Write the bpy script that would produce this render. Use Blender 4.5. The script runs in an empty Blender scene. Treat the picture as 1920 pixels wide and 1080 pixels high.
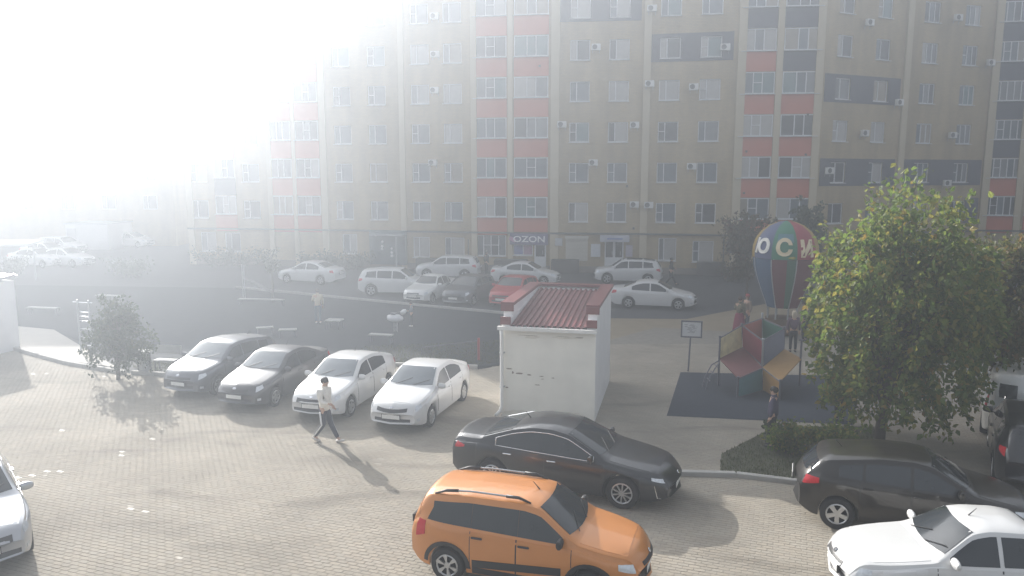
import bpy, bmesh, math, random
import numpy as np
from mathutils import Vector, Matrix
from mathutils.bvhtree import BVHTree
R = math.radians
rnd = random.Random(7)
SC = bpy.context.scene
COL = SC.collection

# ------------------------------------------------------------------ camera
F, YH, HCAM = 1430.0, 330.0, 6.9            # focal length and horizon row in photo pixels, camera height
PIT = math.atan((540 - YH) / F); cp, sp = math.cos(PIT), math.sin(PIT)
cam_d = bpy.data.cameras.new('camera'); cam = bpy.data.objects.new('camera', cam_d); COL.objects.link(cam)
cam.location = (0, 0, HCAM); cam.rotation_euler = (math.pi / 2 - PIT, 0, 0)
cam_d.sensor_width = 36; cam_d.lens = 36 * F / 1920; cam_d.clip_start = .1; cam_d.clip_end = 3000
SC.camera = cam

# ------------------------------------------------------------------ sky, sun, exposure
SUN_EL, SUN_AZ = R(23.4), R(35.4)             # azimuth measured left of the view axis
world = bpy.data.worlds.new('World'); SC.world = world; world.use_nodes = True
wn = world.node_tree; wn.nodes.clear()
sky = wn.nodes.new('ShaderNodeTexSky'); sky.sky_type = 'NISHITA'; sky.sun_disc = False
sky.sun_elevation = SUN_EL; sky.sun_rotation = -SUN_AZ; sky.air_density = 1.0; sky.dust_density = 3.5; sky.ozone_density = 1.0
bg = wn.nodes.new('ShaderNodeBackground'); bg.inputs['Strength'].default_value = .115
wo = wn.nodes.new('ShaderNodeOutputWorld')
hs = wn.nodes.new('ShaderNodeHueSaturation'); hs.inputs['Saturation'].default_value = .3
wn.links.new(sky.outputs[0], hs.inputs['Color']); wn.links.new(hs.outputs[0], bg.inputs[0]); wn.links.new(bg.outputs[0], wo.inputs[0])
sun_d = bpy.data.lights.new('sun', 'SUN'); sun_d.energy = 5.0; sun_d.angle = R(.53); sun_d.color = (1.0, .955, .89)
sun = bpy.data.objects.new('sun', sun_d); COL.objects.link(sun)
sdir = Vector((-math.sin(SUN_AZ) * math.cos(SUN_EL), math.cos(SUN_AZ) * math.cos(SUN_EL), math.sin(SUN_EL)))
sun.rotation_euler = sdir.to_track_quat('Z', 'Y').to_euler(); sun.location = (-60, 80, 60)
SC.view_settings.view_transform = 'Standard'; SC.view_settings.look = 'None'
SC.view_settings.gamma = 1; SC.view_settings.use_curve_mapping = False
SC.view_settings.exposure = 1.34
SC.render.engine = 'CYCLES'
cy = SC.cycles
cy.use_denoising = True; cy.max_bounces = 6; cy.diffuse_bounces = 3; cy.glossy_bounces = 3
cy.transmission_bounces = 3; cy.volume_bounces = 0; cy.transparent_max_bounces = 6
cy.caustics_reflective = False; cy.caustics_refractive = False
HAZE_DENSITY, HAZE_G = .0088, .66

# ------------------------------------------------------------------ pixel helpers (photo pixels -> points of the place)
def ray(px, py):
    u, v = (px - 960) / F, (py - 540) / F
    return u, cp - v * sp, -(v * cp + sp)
def G(px, py, z=0.0):
    d = ray(px, py); t = (z - HCAM) / d[2]
    return Vector((d[0] * t, d[1] * t, z))
def AT(px, py, Y):
    d = ray(px, py); t = Y / d[1]
    return Vector((d[0] * t, Y, HCAM + d[2] * t))
def PROJ(p):
    dz = p[2] - HCAM; f = p[1] * cp - dz * sp; v = -(p[1] * sp + dz * cp)
    return 960 + F * p[0] / f, 540 + F * v / f

# ------------------------------------------------------------------ materials
MATS = {}
def mat(name, col, rough=.6, var=.12, scale=6., bump=0., metal=0., coat=0., spec=.5, emit=0., detail=4., coord='Object'):
    if name in MATS: return MATS[name]
    m = bpy.data.materials.new(name); m.use_nodes = True
    nt = m.node_tree; b = nt.nodes['Principled BSDF']
    b.inputs['Roughness'].default_value = rough; b.inputs['Metallic'].default_value = metal
    b.inputs['Specular IOR Level'].default_value = spec
    if coat: b.inputs['Coat Weight'].default_value = coat; b.inputs['Coat Roughness'].default_value = .06
    tc = nt.nodes.new('ShaderNodeTexCoord')
    n = nt.nodes.new('ShaderNodeTexNoise'); n.inputs['Scale'].default_value = scale; n.inputs['Detail'].default_value = detail
    nt.links.new(tc.outputs[coord], n.inputs['Vector'])
    mx = nt.nodes.new('ShaderNodeMix'); mx.data_type = 'RGBA'
    mx.inputs[6].default_value = (*[max(0, c * (1 - var)) for c in col], 1)
    mx.inputs[7].default_value = (*[min(1, c * (1 + var)) for c in col], 1)
    nt.links.new(n.outputs['Fac'], mx.inputs[0]); nt.links.new(mx.outputs[2], b.inputs['Base Color'])
    if bump:
        bp = nt.nodes.new('ShaderNodeBump'); bp.inputs['Strength'].default_value = bump; bp.inputs['Distance'].default_value = .02
        nt.links.new(n.outputs['Fac'], bp.inputs['Height']); nt.links.new(bp.outputs[0], b.inputs['Normal'])
    if emit:
        b.inputs['Emission Color'].default_value = (*col, 1); b.inputs['Emission Strength'].default_value = emit
    m.diffuse_color = (*col, 1)
    MATS[name] = m
    return m

def island_mat(name, cols, rough=.7, translucent=0., spec=.5, noise=.15, nscale=3., glint=0.):
    """colour picked per piece (a paver, a leaf) from a ramp"""
    if name in MATS: return MATS[name]
    m = bpy.data.materials.new(name); m.use_nodes = True; nt = m.node_tree
    b = nt.nodes['Principled BSDF']; out = nt.nodes['Material Output']
    b.inputs['Roughness'].default_value = rough; b.inputs['Specular IOR Level'].default_value = spec
    ISL = None
    g = nt.nodes.new('ShaderNodeNewGeometry'); oi = nt.nodes.new('ShaderNodeObjectInfo')
    ad = nt.nodes.new('ShaderNodeMath'); ad.operation = 'ADD'
    fr = nt.nodes.new('ShaderNodeMath'); fr.operation = 'FRACT'
    nt.links.new(g.outputs['Random Per Island'], ad.inputs[0]); nt.links.new(oi.outputs['Random'], ad.inputs[1]); nt.links.new(ad.outputs[0], fr.inputs[0])
    rp = nt.nodes.new('ShaderNodeValToRGB'); el = rp.color_ramp.elements
    for i, (p, c) in enumerate(cols):
        e = el[i] if i < 2 else el.new(p)
        e.position = p; e.color = (*c, 1)
    nt.links.new(fr.outputs[0], rp.inputs[0])
    n = nt.nodes.new('ShaderNodeTexNoise'); n.inputs['Scale'].default_value = nscale; n.inputs['Detail'].default_value = 5
    nt.links.new(g.outputs['Position'], n.inputs['Vector'])
    mr = nt.nodes.new('ShaderNodeMapRange'); mr.inputs[1].default_value = .3; mr.inputs[2].default_value = .7
    mr.inputs[3].default_value = 1 - noise; mr.inputs[4].default_value = 1 + noise
    nt.links.new(n.outputs['Fac'], mr.inputs[0])
    if glint:
        n2 = nt.nodes.new('ShaderNodeTexNoise'); n2.inputs['Scale'].default_value = .9; n2.inputs['Detail'].default_value = 7; n2.inputs['Distortion'].default_value = .8
        mp = nt.nodes.new('ShaderNodeMapping'); mp.inputs['Rotation'].default_value = (0, 0, R(20)); mp.inputs['Scale'].default_value = (.35, 1, 1)
        nt.links.new(g.outputs['Position'], mp.inputs[0]); nt.links.new(mp.outputs[0], n2.inputs['Vector'])
        m2 = nt.nodes.new('ShaderNodeMapRange'); m2.inputs[1].default_value = .56; m2.inputs[2].default_value = .70; m2.inputs[3].default_value = 1; m2.inputs[4].default_value = .76
        nt.links.new(n2.outputs['Fac'], m2.inputs[0]); mm = nt.nodes.new('ShaderNodeMath'); mm.operation = 'MULTIPLY'
        nt.links.new(mr.outputs[0], mm.inputs[0]); nt.links.new(m2.outputs[0], mm.inputs[1]); mr = mm
    vm = nt.nodes.new('ShaderNodeVectorMath'); vm.operation = 'SCALE'
    nt.links.new(rp.outputs[0], vm.inputs[0]); nt.links.new(mr.outputs[0], vm.inputs['Scale'])
    nt.links.new(vm.outputs[0], b.inputs['Base Color'])
    if glint:                                       # a few worn, polished pieces
        cr = nt.nodes.new('ShaderNodeMapRange'); cr.inputs[1].default_value = 1 - glint; cr.inputs[2].default_value = 1 - glint * .5; cr.inputs[3].default_value = rough; cr.inputs[4].default_value = .6
        ml = nt.nodes.new('ShaderNodeMath'); ml.operation = 'MULTIPLY'; ml.inputs[1].default_value = 7.31; f2 = nt.nodes.new('ShaderNodeMath'); f2.operation = 'FRACT'
        nt.links.new(fr.outputs[0], ml.inputs[0]); nt.links.new(ml.outputs[0], f2.inputs[0]); n3 = nt.nodes.new('ShaderNodeTexNoise'); n3.inputs['Scale'].default_value = .55; n3.inputs['Detail'].default_value = 3; nt.links.new(g.outputs['Position'], n3.inputs['Vector'])
        m3 = nt.nodes.new('ShaderNodeMapRange'); m3.inputs[1].default_value = .54; m3.inputs[2].default_value = .6; nt.links.new(n3.outputs['Fac'], m3.inputs[0])
        k3 = nt.nodes.new('ShaderNodeMath'); k3.operation = 'MULTIPLY'; nt.links.new(f2.outputs[0], k3.inputs[0]); nt.links.new(m3.outputs[0], k3.inputs[1]); nt.links.new(k3.outputs[0], cr.inputs[0]); nt.links.new(cr.outputs[0], b.inputs['Roughness'])
    if translucent:
        t = nt.nodes.new('ShaderNodeBsdfTranslucent'); ms = nt.nodes.new('ShaderNodeMixShader'); ms.inputs[0].default_value = translucent
        nt.links.new(vm.outputs[0], t.inputs[0]); nt.links.new(b.outputs[0], ms.inputs[1]); nt.links.new(t.outputs[0], ms.inputs[2])
        nt.links.new(ms.outputs[0], out.inputs[0])
    MATS[name] = m
    return m

def brick_mat(name, c1, c2, mortar):
    if name in MATS: return MATS[name]
    m = bpy.data.materials.new(name); m.use_nodes = True; nt = m.node_tree
    b = nt.nodes['Principled BSDF']; b.inputs['Roughness'].default_value = .85
    g = nt.nodes.new('ShaderNodeNewGeometry'); sx = nt.nodes.new('ShaderNodeSeparateXYZ'); cb = nt.nodes.new('ShaderNodeCombineXYZ')
    nt.links.new(g.outputs['Position'], sx.inputs[0]); nt.links.new(sx.outputs['X'], cb.inputs[0]); nt.links.new(sx.outputs['Z'], cb.inputs[1])
    br = nt.nodes.new('ShaderNodeTexBrick'); br.inputs['Scale'].default_value = 1
    br.inputs['Brick Width'].default_value = .26; br.inputs['Row Height'].default_value = .1; br.inputs['Mortar Size'].default_value = .012
    br.inputs['Color1'].default_value = (*c1, 1); br.inputs['Color2'].default_value = (*c2, 1); br.inputs['Mortar'].default_value = (*mortar, 1)
    nt.links.new(cb.outputs[0], br.inputs['Vector'])
    n = nt.nodes.new('ShaderNodeTexNoise'); n.inputs['Scale'].default_value = 1; n.inputs['Detail'].default_value = 9
    mp = nt.nodes.new('ShaderNodeMapping'); mp.inputs['Scale'].default_value = (1.1, 1.1, .22)
    nt.links.new(g.outputs['Position'], mp.inputs[0]); nt.links.new(mp.outputs[0], n.inputs['Vector'])
    mr = nt.nodes.new('ShaderNodeMapRange'); mr.inputs[1].default_value = .3; mr.inputs[2].default_value = .7; mr.inputs[3].default_value = .80; mr.inputs[4].default_value = 1.14
    nt.links.new(n.outputs['Fac'], mr.inputs[0])
    vm = nt.nodes.new('ShaderNodeVectorMath'); vm.operation = 'SCALE'
    nt.links.new(br.outputs['Color'], vm.inputs[0]); nt.links.new(mr.outputs[0], vm.inputs['Scale']); nt.links.new(vm.outputs[0], b.inputs['Base Color'])
    bp = nt.nodes.new('ShaderNodeBump'); bp.inputs['Strength'].default_value = .5; bp.inputs['Distance'].default_value = .01
    nt.links.new(br.outputs['Fac'], bp.inputs['Height']); bp.invert = True; nt.links.new(bp.outputs[0], b.inputs['Normal'])
    MATS[name] = m
    return m

def paint(name, col, rough=.28, metal=0.):
    return mat('paint_' + name, col, rough=rough, var=.06, scale=2.5, coat=.7, metal=metal)
GLASS = lambda: mat('car_glass', (.018, .022, .026), rough=.07, var=.3, scale=3, spec=.7)
BLACK = lambda: mat('black_plastic', (.02, .02, .022), rough=.55, var=.2, scale=20)
RUBBER = lambda: mat('tyre_rubber', (.018, .018, .019), rough=.85, var=.25, scale=30)
ALLOY = lambda: mat('alloy', (.52, .53, .55), rough=.32, metal=.8, var=.1)
STEEL = lambda: mat('steel_grey', (.38, .4, .42), rough=.45, metal=.5, var=.15)
CHROME = lambda: mat('chrome', (.75, .76, .78), rough=.15, metal=1., var=.05)
LENS = lambda: mat('lamp_lens', (.62, .65, .68), rough=.12, metal=.25, var=.35, scale=22)
TAIL = lambda: mat('tail_lens', (.5, .02, .03), rough=.15, var=.3, scale=25)
PLATE = lambda: mat('plate_white', (.7, .7, .68), rough=.5, var=.15, scale=40)

# ------------------------------------------------------------------ mesh builder
class MB:
    def __init__(s): s.v = []; s.f = []; s.m = []
    def add(s, vs, fs, mi=0):
        o = len(s.v); s.v += [tuple(p) for p in vs]
        for f in fs: s.f.append(tuple(o + i for i in f)); s.m.append(mi)
        return s
    def box(s, c, d, rz=0., mi=0, rx=0., ry=0., taper=1.):
        x, y, z = d[0] / 2, d[1] / 2, d[2] / 2
        vs = [Vector((sx * x * (taper if sz > 0 else 1), sy * y * (taper if sz > 0 else 1), sz * z)) for sz in (-1, 1) for sy in (-1, 1) for sx in (-1, 1)]
        M = Matrix.Translation(c) @ Matrix.Rotation(rz, 4, 'Z') @ Matrix.Rotation(ry, 4, 'Y') @ Matrix.Rotation(rx, 4, 'X')
        return s.add([M @ p for p in vs], [(0, 2, 3, 1), (4, 5, 7, 6), (0, 1, 5, 4), (2, 6, 7, 3), (0, 4, 6, 2), (1, 3, 7, 5)], mi)
    def quad(s, a, b, c, d, mi=0): return s.add([a, b, c, d], [(0, 1, 2, 3)], mi)
    def tube(s, path, r, n=8, mi=0, caps=True):
        path = [Vector(p) for p in path]; rs = r if isinstance(r, (list, tuple)) else [r] * len(path)
        rings = []; up = None
        for i, p in enumerate(path):
            t = (path[min(i + 1, len(path) - 1)] - path[max(i - 1, 0)])
            t = t.normalized() if t.length > 1e-9 else Vector((0, 0, 1))
            if up is None: up = t.orthogonal().normalized()
            a = (up - t * up.dot(t)); a = a.normalized() if a.length > 1e-6 else t.orthogonal().normalized(); up = a
            b = t.cross(a)
            rings.append([p + (a * math.cos(2 * math.pi * k / n) + b * math.sin(2 * math.pi * k / n)) * rs[i] for k in range(n)])
        vs = [q for rg in rings for q in rg]; fs = []
        for i in range(len(path) - 1):
            for k in range(n):
                k2 = (k + 1) % n; fs.append((i * n + k, i * n + k2, (i + 1) * n + k2, (i + 1) * n + k))
        if caps: fs += [tuple(range(n - 1, -1, -1)), tuple((len(path) - 1) * n + k for k in range(n))]
        return s.add(vs, fs, mi)
    def lathe(s, prof, n=24, M=None, mi=0, caps=True):
        """profile (r, z) about z; M places it"""
        M = M or Matrix.Identity(4); vs = []
        for r_, z_ in prof:
            for k in range(n):
                a = 2 * math.pi * k / n; vs.append(M @ Vector((r_ * math.cos(a), r_ * math.sin(a), z_)))
        fs = []
        for i in range(len(prof) - 1):
            for k in range(n):
                k2 = (k + 1) % n; fs.append((i * n + k, i * n + k2, (i + 1) * n + k2, (i + 1) * n + k))
        if caps and prof[0][0] > 1e-6: fs.append(tuple(range(n - 1, -1, -1)))
        if caps and prof[-1][0] > 1e-6: fs.append(tuple((len(prof) - 1) * n + k for k in range(n)))
        return s.add(vs, fs, mi)
    def prism(s, poly, z0, z1, mi=0):
        n = len(poly); vs = [(p[0], p[1], z0) for p in poly] + [(p[0], p[1], z1) for p in poly]
        fs = [tuple(range(n - 1, -1, -1)), tuple(range(n, 2 * n))] + [(i, (i + 1) % n, n + (i + 1) % n, n + i) for i in range(n)]
        return s.add(vs, fs, mi)
    def mesh(s, name, mats, smooth=False, angle=None):
        me = bpy.data.meshes.new(name); me.from_pydata(s.v, [], s.f)
        for m in (mats if isinstance(mats, (list, tuple)) else [mats]): me.materials.append(m)
        if max(s.m, default=0): me.polygons.foreach_set('material_index', s.m)
        if smooth:
            me.polygons.foreach_set('use_smooth', [True] * len(s.f))
            if angle: me.set_sharp_from_angle(angle=R(angle))
        me.update(); return me
    def build(s, name, mats, parent=None, smooth=False, angle=None, loc=None, rz=0.):
        return link(name, s.mesh(name, mats, smooth, angle), parent, loc, rz)

def link(name, me, parent=None, loc=None, rz=0.):
    o = bpy.data.objects.new(name, me); COL.objects.link(o)
    if parent is not None: o.parent = parent
    if loc is not None: o.location = loc
    if rz: o.rotation_euler = (0, 0, rz)
    return o
def tag(o, label=None, cat=None, group=None, kind=None):
    if label: o['label'] = label
    if cat: o['category'] = cat
    if group: o['group'] = group
    if kind: o['kind'] = kind
    return o
def thing(name, loc, label, cat, group=None, rz=0.):
    o = link(name, None, None, loc, rz); o.empty_display_size = .2
    return tag(o, label, cat, group)
def copy_tree(o, parent=None):
    c = o.copy(); COL.objects.link(c)
    if parent is not None: c.parent = parent
    for ch in o.children: copy_tree(ch, c)
    return c
def bevelled(me, w=.01, seg=1):
    bm = bmesh.new(); bm.from_mesh(me); bmesh.ops.bevel(bm, geom=list(bm.edges), offset=w, segments=seg, affect='EDGES', profile=.5)
    bm.to_mesh(me); bm.free(); return me
def text_mesh(txt, size, extrude=.01, mats=None, shear=0., bold=.018):
    cu = bpy.data.curves.new('text', 'FONT'); cu.body = txt; cu.size = size; cu.extrude = extrude; cu.align_x = 'CENTER'; cu.align_y = 'CENTER'; cu.shear = shear; cu.offset = size * bold; cu.resolution_u = 3
    o = bpy.data.objects.new('text', cu); COL.objects.link(o)
    dg = bpy.context.evaluated_depsgraph_get(); me = bpy.data.meshes.new_from_object(o.evaluated_get(dg))
    bpy.data.objects.remove(o); bpy.data.curves.remove(cu)
    me.materials.clear()
    if mats: me.materials.append(mats)
    return me
# ================================================================== GROUND
def sheet(name, poly, z, m, kind='structure', label=None, cat=None):
    mb = MB(); n = len(poly); mb.add([(p[0], p[1], z) for p in poly], [tuple(range(n))])
    o = mb.build(name, m); me = o.data
    if me.polygons[0].normal.z < 0: me.flip_normals()
    return tag(o, label, cat, None, kind)
def gp(*pts): return [G(*p) for p in pts]
ASPH = mat('asphalt', (.06, .061, .066), rough=.9, var=.25, scale=1.2, bump=.3, coord='Object', detail=9)
RUBM = mat('rubber_shade_tone', (.026, .03, .036), rough=.95, var=.3, scale=2., bump=.2, detail=8, spec=.2)  # dark rubber whose colour also carries the shade over the playground
JOINT = mat('paver_joint', (.235, .215, .185), rough=.95, var=.3, scale=4, detail=8)
KERBM = mat('kerb_concrete', (.36, .35, .33), rough=.85, var=.18, scale=7, bump=.2)
SOIL = mat('soil', (.085, .085, .055), rough=1, var=.4, scale=3, bump=.4)
sheet('ground', [(-340, -60), (340, -60), (340, 560), (-340, 560)], -.06, mat('far_ground', (.055, .057, .06), rough=.95, var=.3, scale=.2))
AX = R(-20.)                                     # direction of the paver rows
ca_, sa_ = math.cos(AX), math.sin(AX)
yard_poly = [(-26, 4), (22, 4), (30, 27.5), (6.6, 34.5), (1.2, 28.5), (-1.2, 26.8), (-6.5, 27.5), (-11.8, 25.8), (-13.5, 26.2), (-16.6, 27.5), (-21, 30.5), (-30, 33), (-34, 20)]
PAV = island_mat('paver_stone', [(0, (.285, .258, .215)), (.3, (.31, .282, .236)), (.6, (.298, .266, .218)), (.8, (.328, .292, .24)), (1, (.306, .28, .238))], rough=.9, spec=.25, noise=.17, nscale=.4, glint=.07)
yard = sheet('paved_yard', yard_poly, -.005, JOINT)
sheet('far_paving', [(6.6, 34.5), (30, 27.5), (60, 20), (60, 50), (28, 47), (15.5, 42.5), (8.5, 36.6), (1.5, 37.0), (1.2, 28.5)], -.009,
      mat('paving_brown', (.25, .205, .14), rough=.85, var=.18, scale=1.5, bump=.15, detail=8))
sheet('road_courtyard', [(-75, 66), (-70, 48), (-17.4, 47.1), (-5, 40.4), (1.5, 37.0), (8.5, 36.6), (15.5, 42.5), (28, 47), (60, 50), (60, 58), (16, 51.0), (-6, 53), (-30, 57)], -.002, ASPH)
sheet('playground_surface', [(-17.4, 47), (-5, 40.3), (1.45, 36.9), (1.15, 28.6), (-1.25, 27.0), (-6.5, 27.7), (-11.2, 27.0), (-14.5, 28.3), (-20.4, 33.4), (-31, 37.1), (-40, 40), (-40, 49)], .004, RUBM)
sheet('sidewalk', [(-16.4, 27.65), (-14.2, 26.7), (-20.5, 33.5), (-30, 37), (-30, 33.2), (-21, 30.7)], .10, mat('sidewalk_slabs', (.30, .28, .25), rough=.8, var=.15, scale=2, bump=.15))
sheet('rubber_mat', gp((1276, 698), (1250, 780), (1600, 797), (1612, 706)), .006, mat('mat_rubber', (.042, .05, .066), rough=.95, var=.2, scale=5, bump=.2, spec=.2))
sheet('lawn', gp((1352, 852), (1350, 888), (1500, 905), (1640, 890), (1640, 800), (1452, 800)), .005, SOIL)

def pip(x, y, poly):
    n = len(poly); c = np.zeros(len(x), bool); j = n - 1
    for i in range(n):
        xi, yi = poly[i][0], poly[i][1]; xj, yj = poly[j][0], poly[j][1]
        c ^= ((yi > y) != (yj > y)) & (x < (xj - xi) * (y - yi) / (yj - yi + 1e-12) + xi); j = i
    return c
def pavers():
    rg = np.random.default_rng(3)
    PL, PW, gap = .20, .10, .003
    ii, jj = np.meshgrid(np.arange(-220, 220), np.arange(-60, 420))
    lx = (ii + .5 * (jj % 2)) * PL; ly = jj * PW
    x = (lx * ca_ - ly * sa_).ravel(); y = (lx * sa_ + ly * ca_).ravel()
    ok = (y > 9.6) & (y < 31) & (np.abs(x) < .69 * y + 1.6)
    x, y = x[ok], y[ok]; ok = pip(x, y, yard_poly); x, y = x[ok], y[ok]
    n = len(x); order = np.argsort(-y); x, y = x[order], y[order]
    tx = rg.normal(0, .007, n); ty = rg.normal(0, .007, n); dz = rg.normal(0, .0007, n)
    # the first 300 in view at the bottom left become parts of their own
    px = 960 + F * x / (y * cp + HCAM * sp); py = 540 + F * (HCAM * cp - y * sp) / (y * cp + HCAM * sp)
    near = (px > 92) & (px < 760) & (py < 1084)
    idx = np.where(near)[0]; idx = idx[np.argsort(-py[idx])][:300]
    single = np.zeros(n, bool); single[idx] = True
    a, b, c = PL / 2 - gap, PW / 2 - gap, .004
    cut = .016                                        # chipped corners: an octagon
    oct_ = np.array([(-a + cut, -b), (a - cut, -b), (a, -b + cut), (a, b - cut), (a - cut, b), (-a + cut, b), (-a, b - cut), (-a, -b + cut)])
    top = oct_ * np.array([(a - c) / a, (b - c) / b])
    def geom(xs, ys, tx, ty, dz):
        m = len(xs); V = np.zeros((m, 16, 3))
        V[:, :8, 0] = oct_[:, 0]; V[:, :8, 1] = oct_[:, 1]; V[:, :8, 2] = -.006
        V[:, 8:, 0] = top[:, 0]; V[:, 8:, 1] = top[:, 1]; V[:, 8:, 2] = dz[:, None] + top[:, 0] * tx[:, None] + top[:, 1] * ty[:, None]
        W = V.copy(); W[:, :, 0] = V[:, :, 0] * ca_ - V[:, :, 1] * sa_ + xs[:, None]; W[:, :, 1] = V[:, :, 0] * sa_ + V[:, :, 1] * ca_ + ys[:, None]
        return W
    k = ~single; W = geom(x[k], y[k], tx[k], ty[k], dz[k]); m = len(W)
    base = np.arange(m)[:, None] * 16
    side = np.array([(i, (i + 1) % 8, 8 + (i + 1) % 8, 8 + i) for i in range(8)]).ravel()
    loops = np.concatenate([base + np.arange(8, 16), base + side], axis=1).ravel()
    me = bpy.data.meshes.new('paver'); nl = len(loops)
    me.vertices.add(m * 16); me.vertices.foreach_set('co', W.ravel().astype(np.float32))
    me.loops.add(nl); me.loops.foreach_set('vertex_index', loops.astype(np.int32))
    tot = np.tile(np.array([8] + [4] * 8), m); st = np.concatenate([[0], np.cumsum(tot)[:-1]])
    me.polygons.add(m * 9); me.polygons.foreach_set('loop_start', st.astype(np.int32)); me.polygons.foreach_set('loop_total', tot.astype(np.int32))
    me.update(calc_edges=True); me.validate(); me.shade_flat(); me.materials.append(PAV)
    tag(link('pavers', me, yard), kind='stuff')
    one = geom(np.zeros(1), np.zeros(1), np.zeros(1), np.zeros(1), np.zeros(1))[0]
    me1 = bpy.data.meshes.new('paver'); me1.from_pydata([tuple(p) for p in one], [], [tuple(range(8, 16))] + [(i, (i + 1) % 8, 8 + (i + 1) % 8, 8 + i) for i in range(8)])
    me1.materials.append(PAV); me1.update()
    for i in idx:
        o = link('paver', me1, yard, (x[i], y[i], dz[i])); o.rotation_euler = (ty[i] * ca_ , -tx[i] * ca_, 0)
    return n
n_pav = pavers()

def kerb(name, pts, h=.13, w=.15, stone=1.0):
    """a run of kerb stones, each its own part"""
    root = tag(link(name, None, None, (0, 0, 0)), kind='structure')
    me = bevelled(MB().box((0, 0, h / 2 - .03), (stone - .012, w, h + .06)).mesh('kerb_stone', KERBM), .012)
    for a, b in zip(pts[:-1], pts[1:]):
        a, b = Vector(a[:2]), Vector(b[:2]); d = b - a; n = max(1, round(d.length / stone)); rz = math.atan2(d.y, d.x)
        for k in range(n):
            p = a + d * ((k + .5) / n); o = link('kerb_stone', me, root, (p.x, p.y, rnd.uniform(-.008, .008)), rz + rnd.uniform(-.012, .012)); o.scale.x = d.length / n / stone
    return root
kerb('kerb_sidewalk', [(-30, 33.1), (-21, 30.6), (-16.5, 27.55), (-13.6, 26.1)])
kerb('kerb_playground', [(-13.4, 26.15), (-11.6, 25.75), (-10.9, 26.4), (-6.5, 27.6), (-1.25, 26.9)])
kerb('kerb_lawn', [tuple(G(1262, 890)), tuple(G(1380, 893)), tuple(G(1500, 908)), tuple(G(1640, 893))], h=.1)
kerb('kerb_road', [(-17.2, 47.0), (-5, 40.35), (1.4, 37.0)], h=.12, stone=1.4)

# grass: blades on the lawn and along the playground edge
def blades(name, polys, n, h, label_kind='stuff'):
    rg = np.random.default_rng(5); V = []; Fc = []
    for poly, cnt in zip(polys, n):
        xs = [p[0] for p in poly]; ys = [p[1] for p in poly]; got = 0
        while got < cnt:
            x, y = rg.uniform(min(xs), max(xs)), rg.uniform(min(ys), max(ys))
            if not pip(np.array([x]), np.array([y]), poly)[0]: continue
            got += 1; a = rg.uniform(0, 6.28); hh = h * rg.uniform(.4, 1.3); o = len(V); dx, dy = math.cos(a), math.sin(a); ln = rg.uniform(.0, .6) * hh
            V += [(x - dx * .012, y - dy * .012, 0), (x + dx * .012, y + dy * .012, 0), (x + dy * ln + dx * .004, y - dx * ln, hh)]; Fc.append((o, o + 1, o + 2))
    me = bpy.data.meshes.new(name); me.from_pydata(V, [], Fc); me.materials.append(island_mat('grass_blades', [(0, (.06, .085, .03)), (.5, (.09, .105, .045)), (1, (.14, .13, .07))], rough=.8, translucent=.3))
    return tag(link(name, me), kind='stuff')
blades('grass', [gp((1352, 852), (1350, 886), (1500, 903), (1638, 888), (1638, 802), (1452, 802)), [(-1.3, 27.3), (1.1, 28.8), (1.2, 33), (-1.0, 31.5), (-6, 30.5), (-6.2, 28)], [(-13.0, 26.5), (-11.7, 26.1), (-11.2, 27.2), (-13, 28.5), (-14, 27.2)]], [7000, 6000, 1500], .07)
# ================================================================== APARTMENT BUILDING
WALL = brick_mat('wall_brick_beige', (.42, .325, .175), (.37, .285, .155), (.33, .27, .17))
PILA = mat('pilaster_render', (.50, .43, .30), rough=.9, var=.08, scale=2)
REDP = mat('panel_red', (.50, .135, .075), rough=.85, var=.1, scale=1.2, detail=8)
GREYP = mat('panel_grey', (.06, .066, .09), rough=.85, var=.15, scale=1.2, detail=8)
FRAME = mat('window_frame_white', (.62, .63, .64), rough=.4, var=.06)
CORN = mat('cornice_dark', (.09, .085, .08), rough=.8, var=.2)
PANES = [mat('pane_dark', (.03, .035, .045), rough=.06, var=.4, scale=1.1, spec=.8), mat('pane_blue', (.09, .115, .14), rough=.07, var=.3, scale=.9, spec=.8),
         mat('pane_curtain', (.36, .35, .33), rough=.14, var=.18, scale=2.2, spec=.8), mat('pane_beige', (.25, .215, .165), rough=.12, var=.3, scale=1.6, spec=.8),
         mat('pane_grey', (.15, .16, .17), rough=.08, var=.35, scale=1.3, spec=.8), mat('pane_teal', (.10, .17, .18), rough=.1, var=.3, scale=1.5, spec=.8)]
ZTOP = 23.9
plan_px = [(348, 60.5), (502, 59.6), (603, 58.7), (884, 56.2), (1032, 55.3), (1202, 54.6), (1374, 53.3), (1532, 52.6), (1680, 55.8), (1842, 58.2), (1919, 57.6), (2060, 60.), (2400, 63.)]
PP = [Vector(AT(px, YH, Y)[:2]) for px, Y in plan_px]
BL = Vector((0, 57, 0))
bld = thing('apartment_building', BL, 'long beige brick apartment block with red and grey balcony panels behind the yard', 'apartment building')
class Sec:
    def __init__(s, i):
        s.a, s.b = PP[i], PP[i + 1]; s.t = (s.b - s.a).normalized(); s.L = (s.b - s.a).length; s.rz = math.atan2(s.t.y, s.t.x); s.n = Vector((s.t.y, -s.t.x))
        s.wins = []
    def u(s, px):
        k = (px - 960) / F / cp * 1.0                      # plan ray X = k*Y (taken at the horizon row)
        k = AT(px, YH, 1.0)[0]
        # a + t*u : x = k*y
        return (k * s.a.y - s.a.x) / (s.t.x - k * s.t.y)
    def P(s, u, z, d=0.): q = s.a + s.t * u + s.n * d; return Vector((q.x, q.y, z))
SEC = [Sec(i) for i in range(len(PP) - 1)]
def sec_at(px):
    for i in range(len(plan_px) - 1):
        if plan_px[i][0] <= px < plan_px[i + 1][0]: return SEC[i]
    return SEC[-1]
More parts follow.
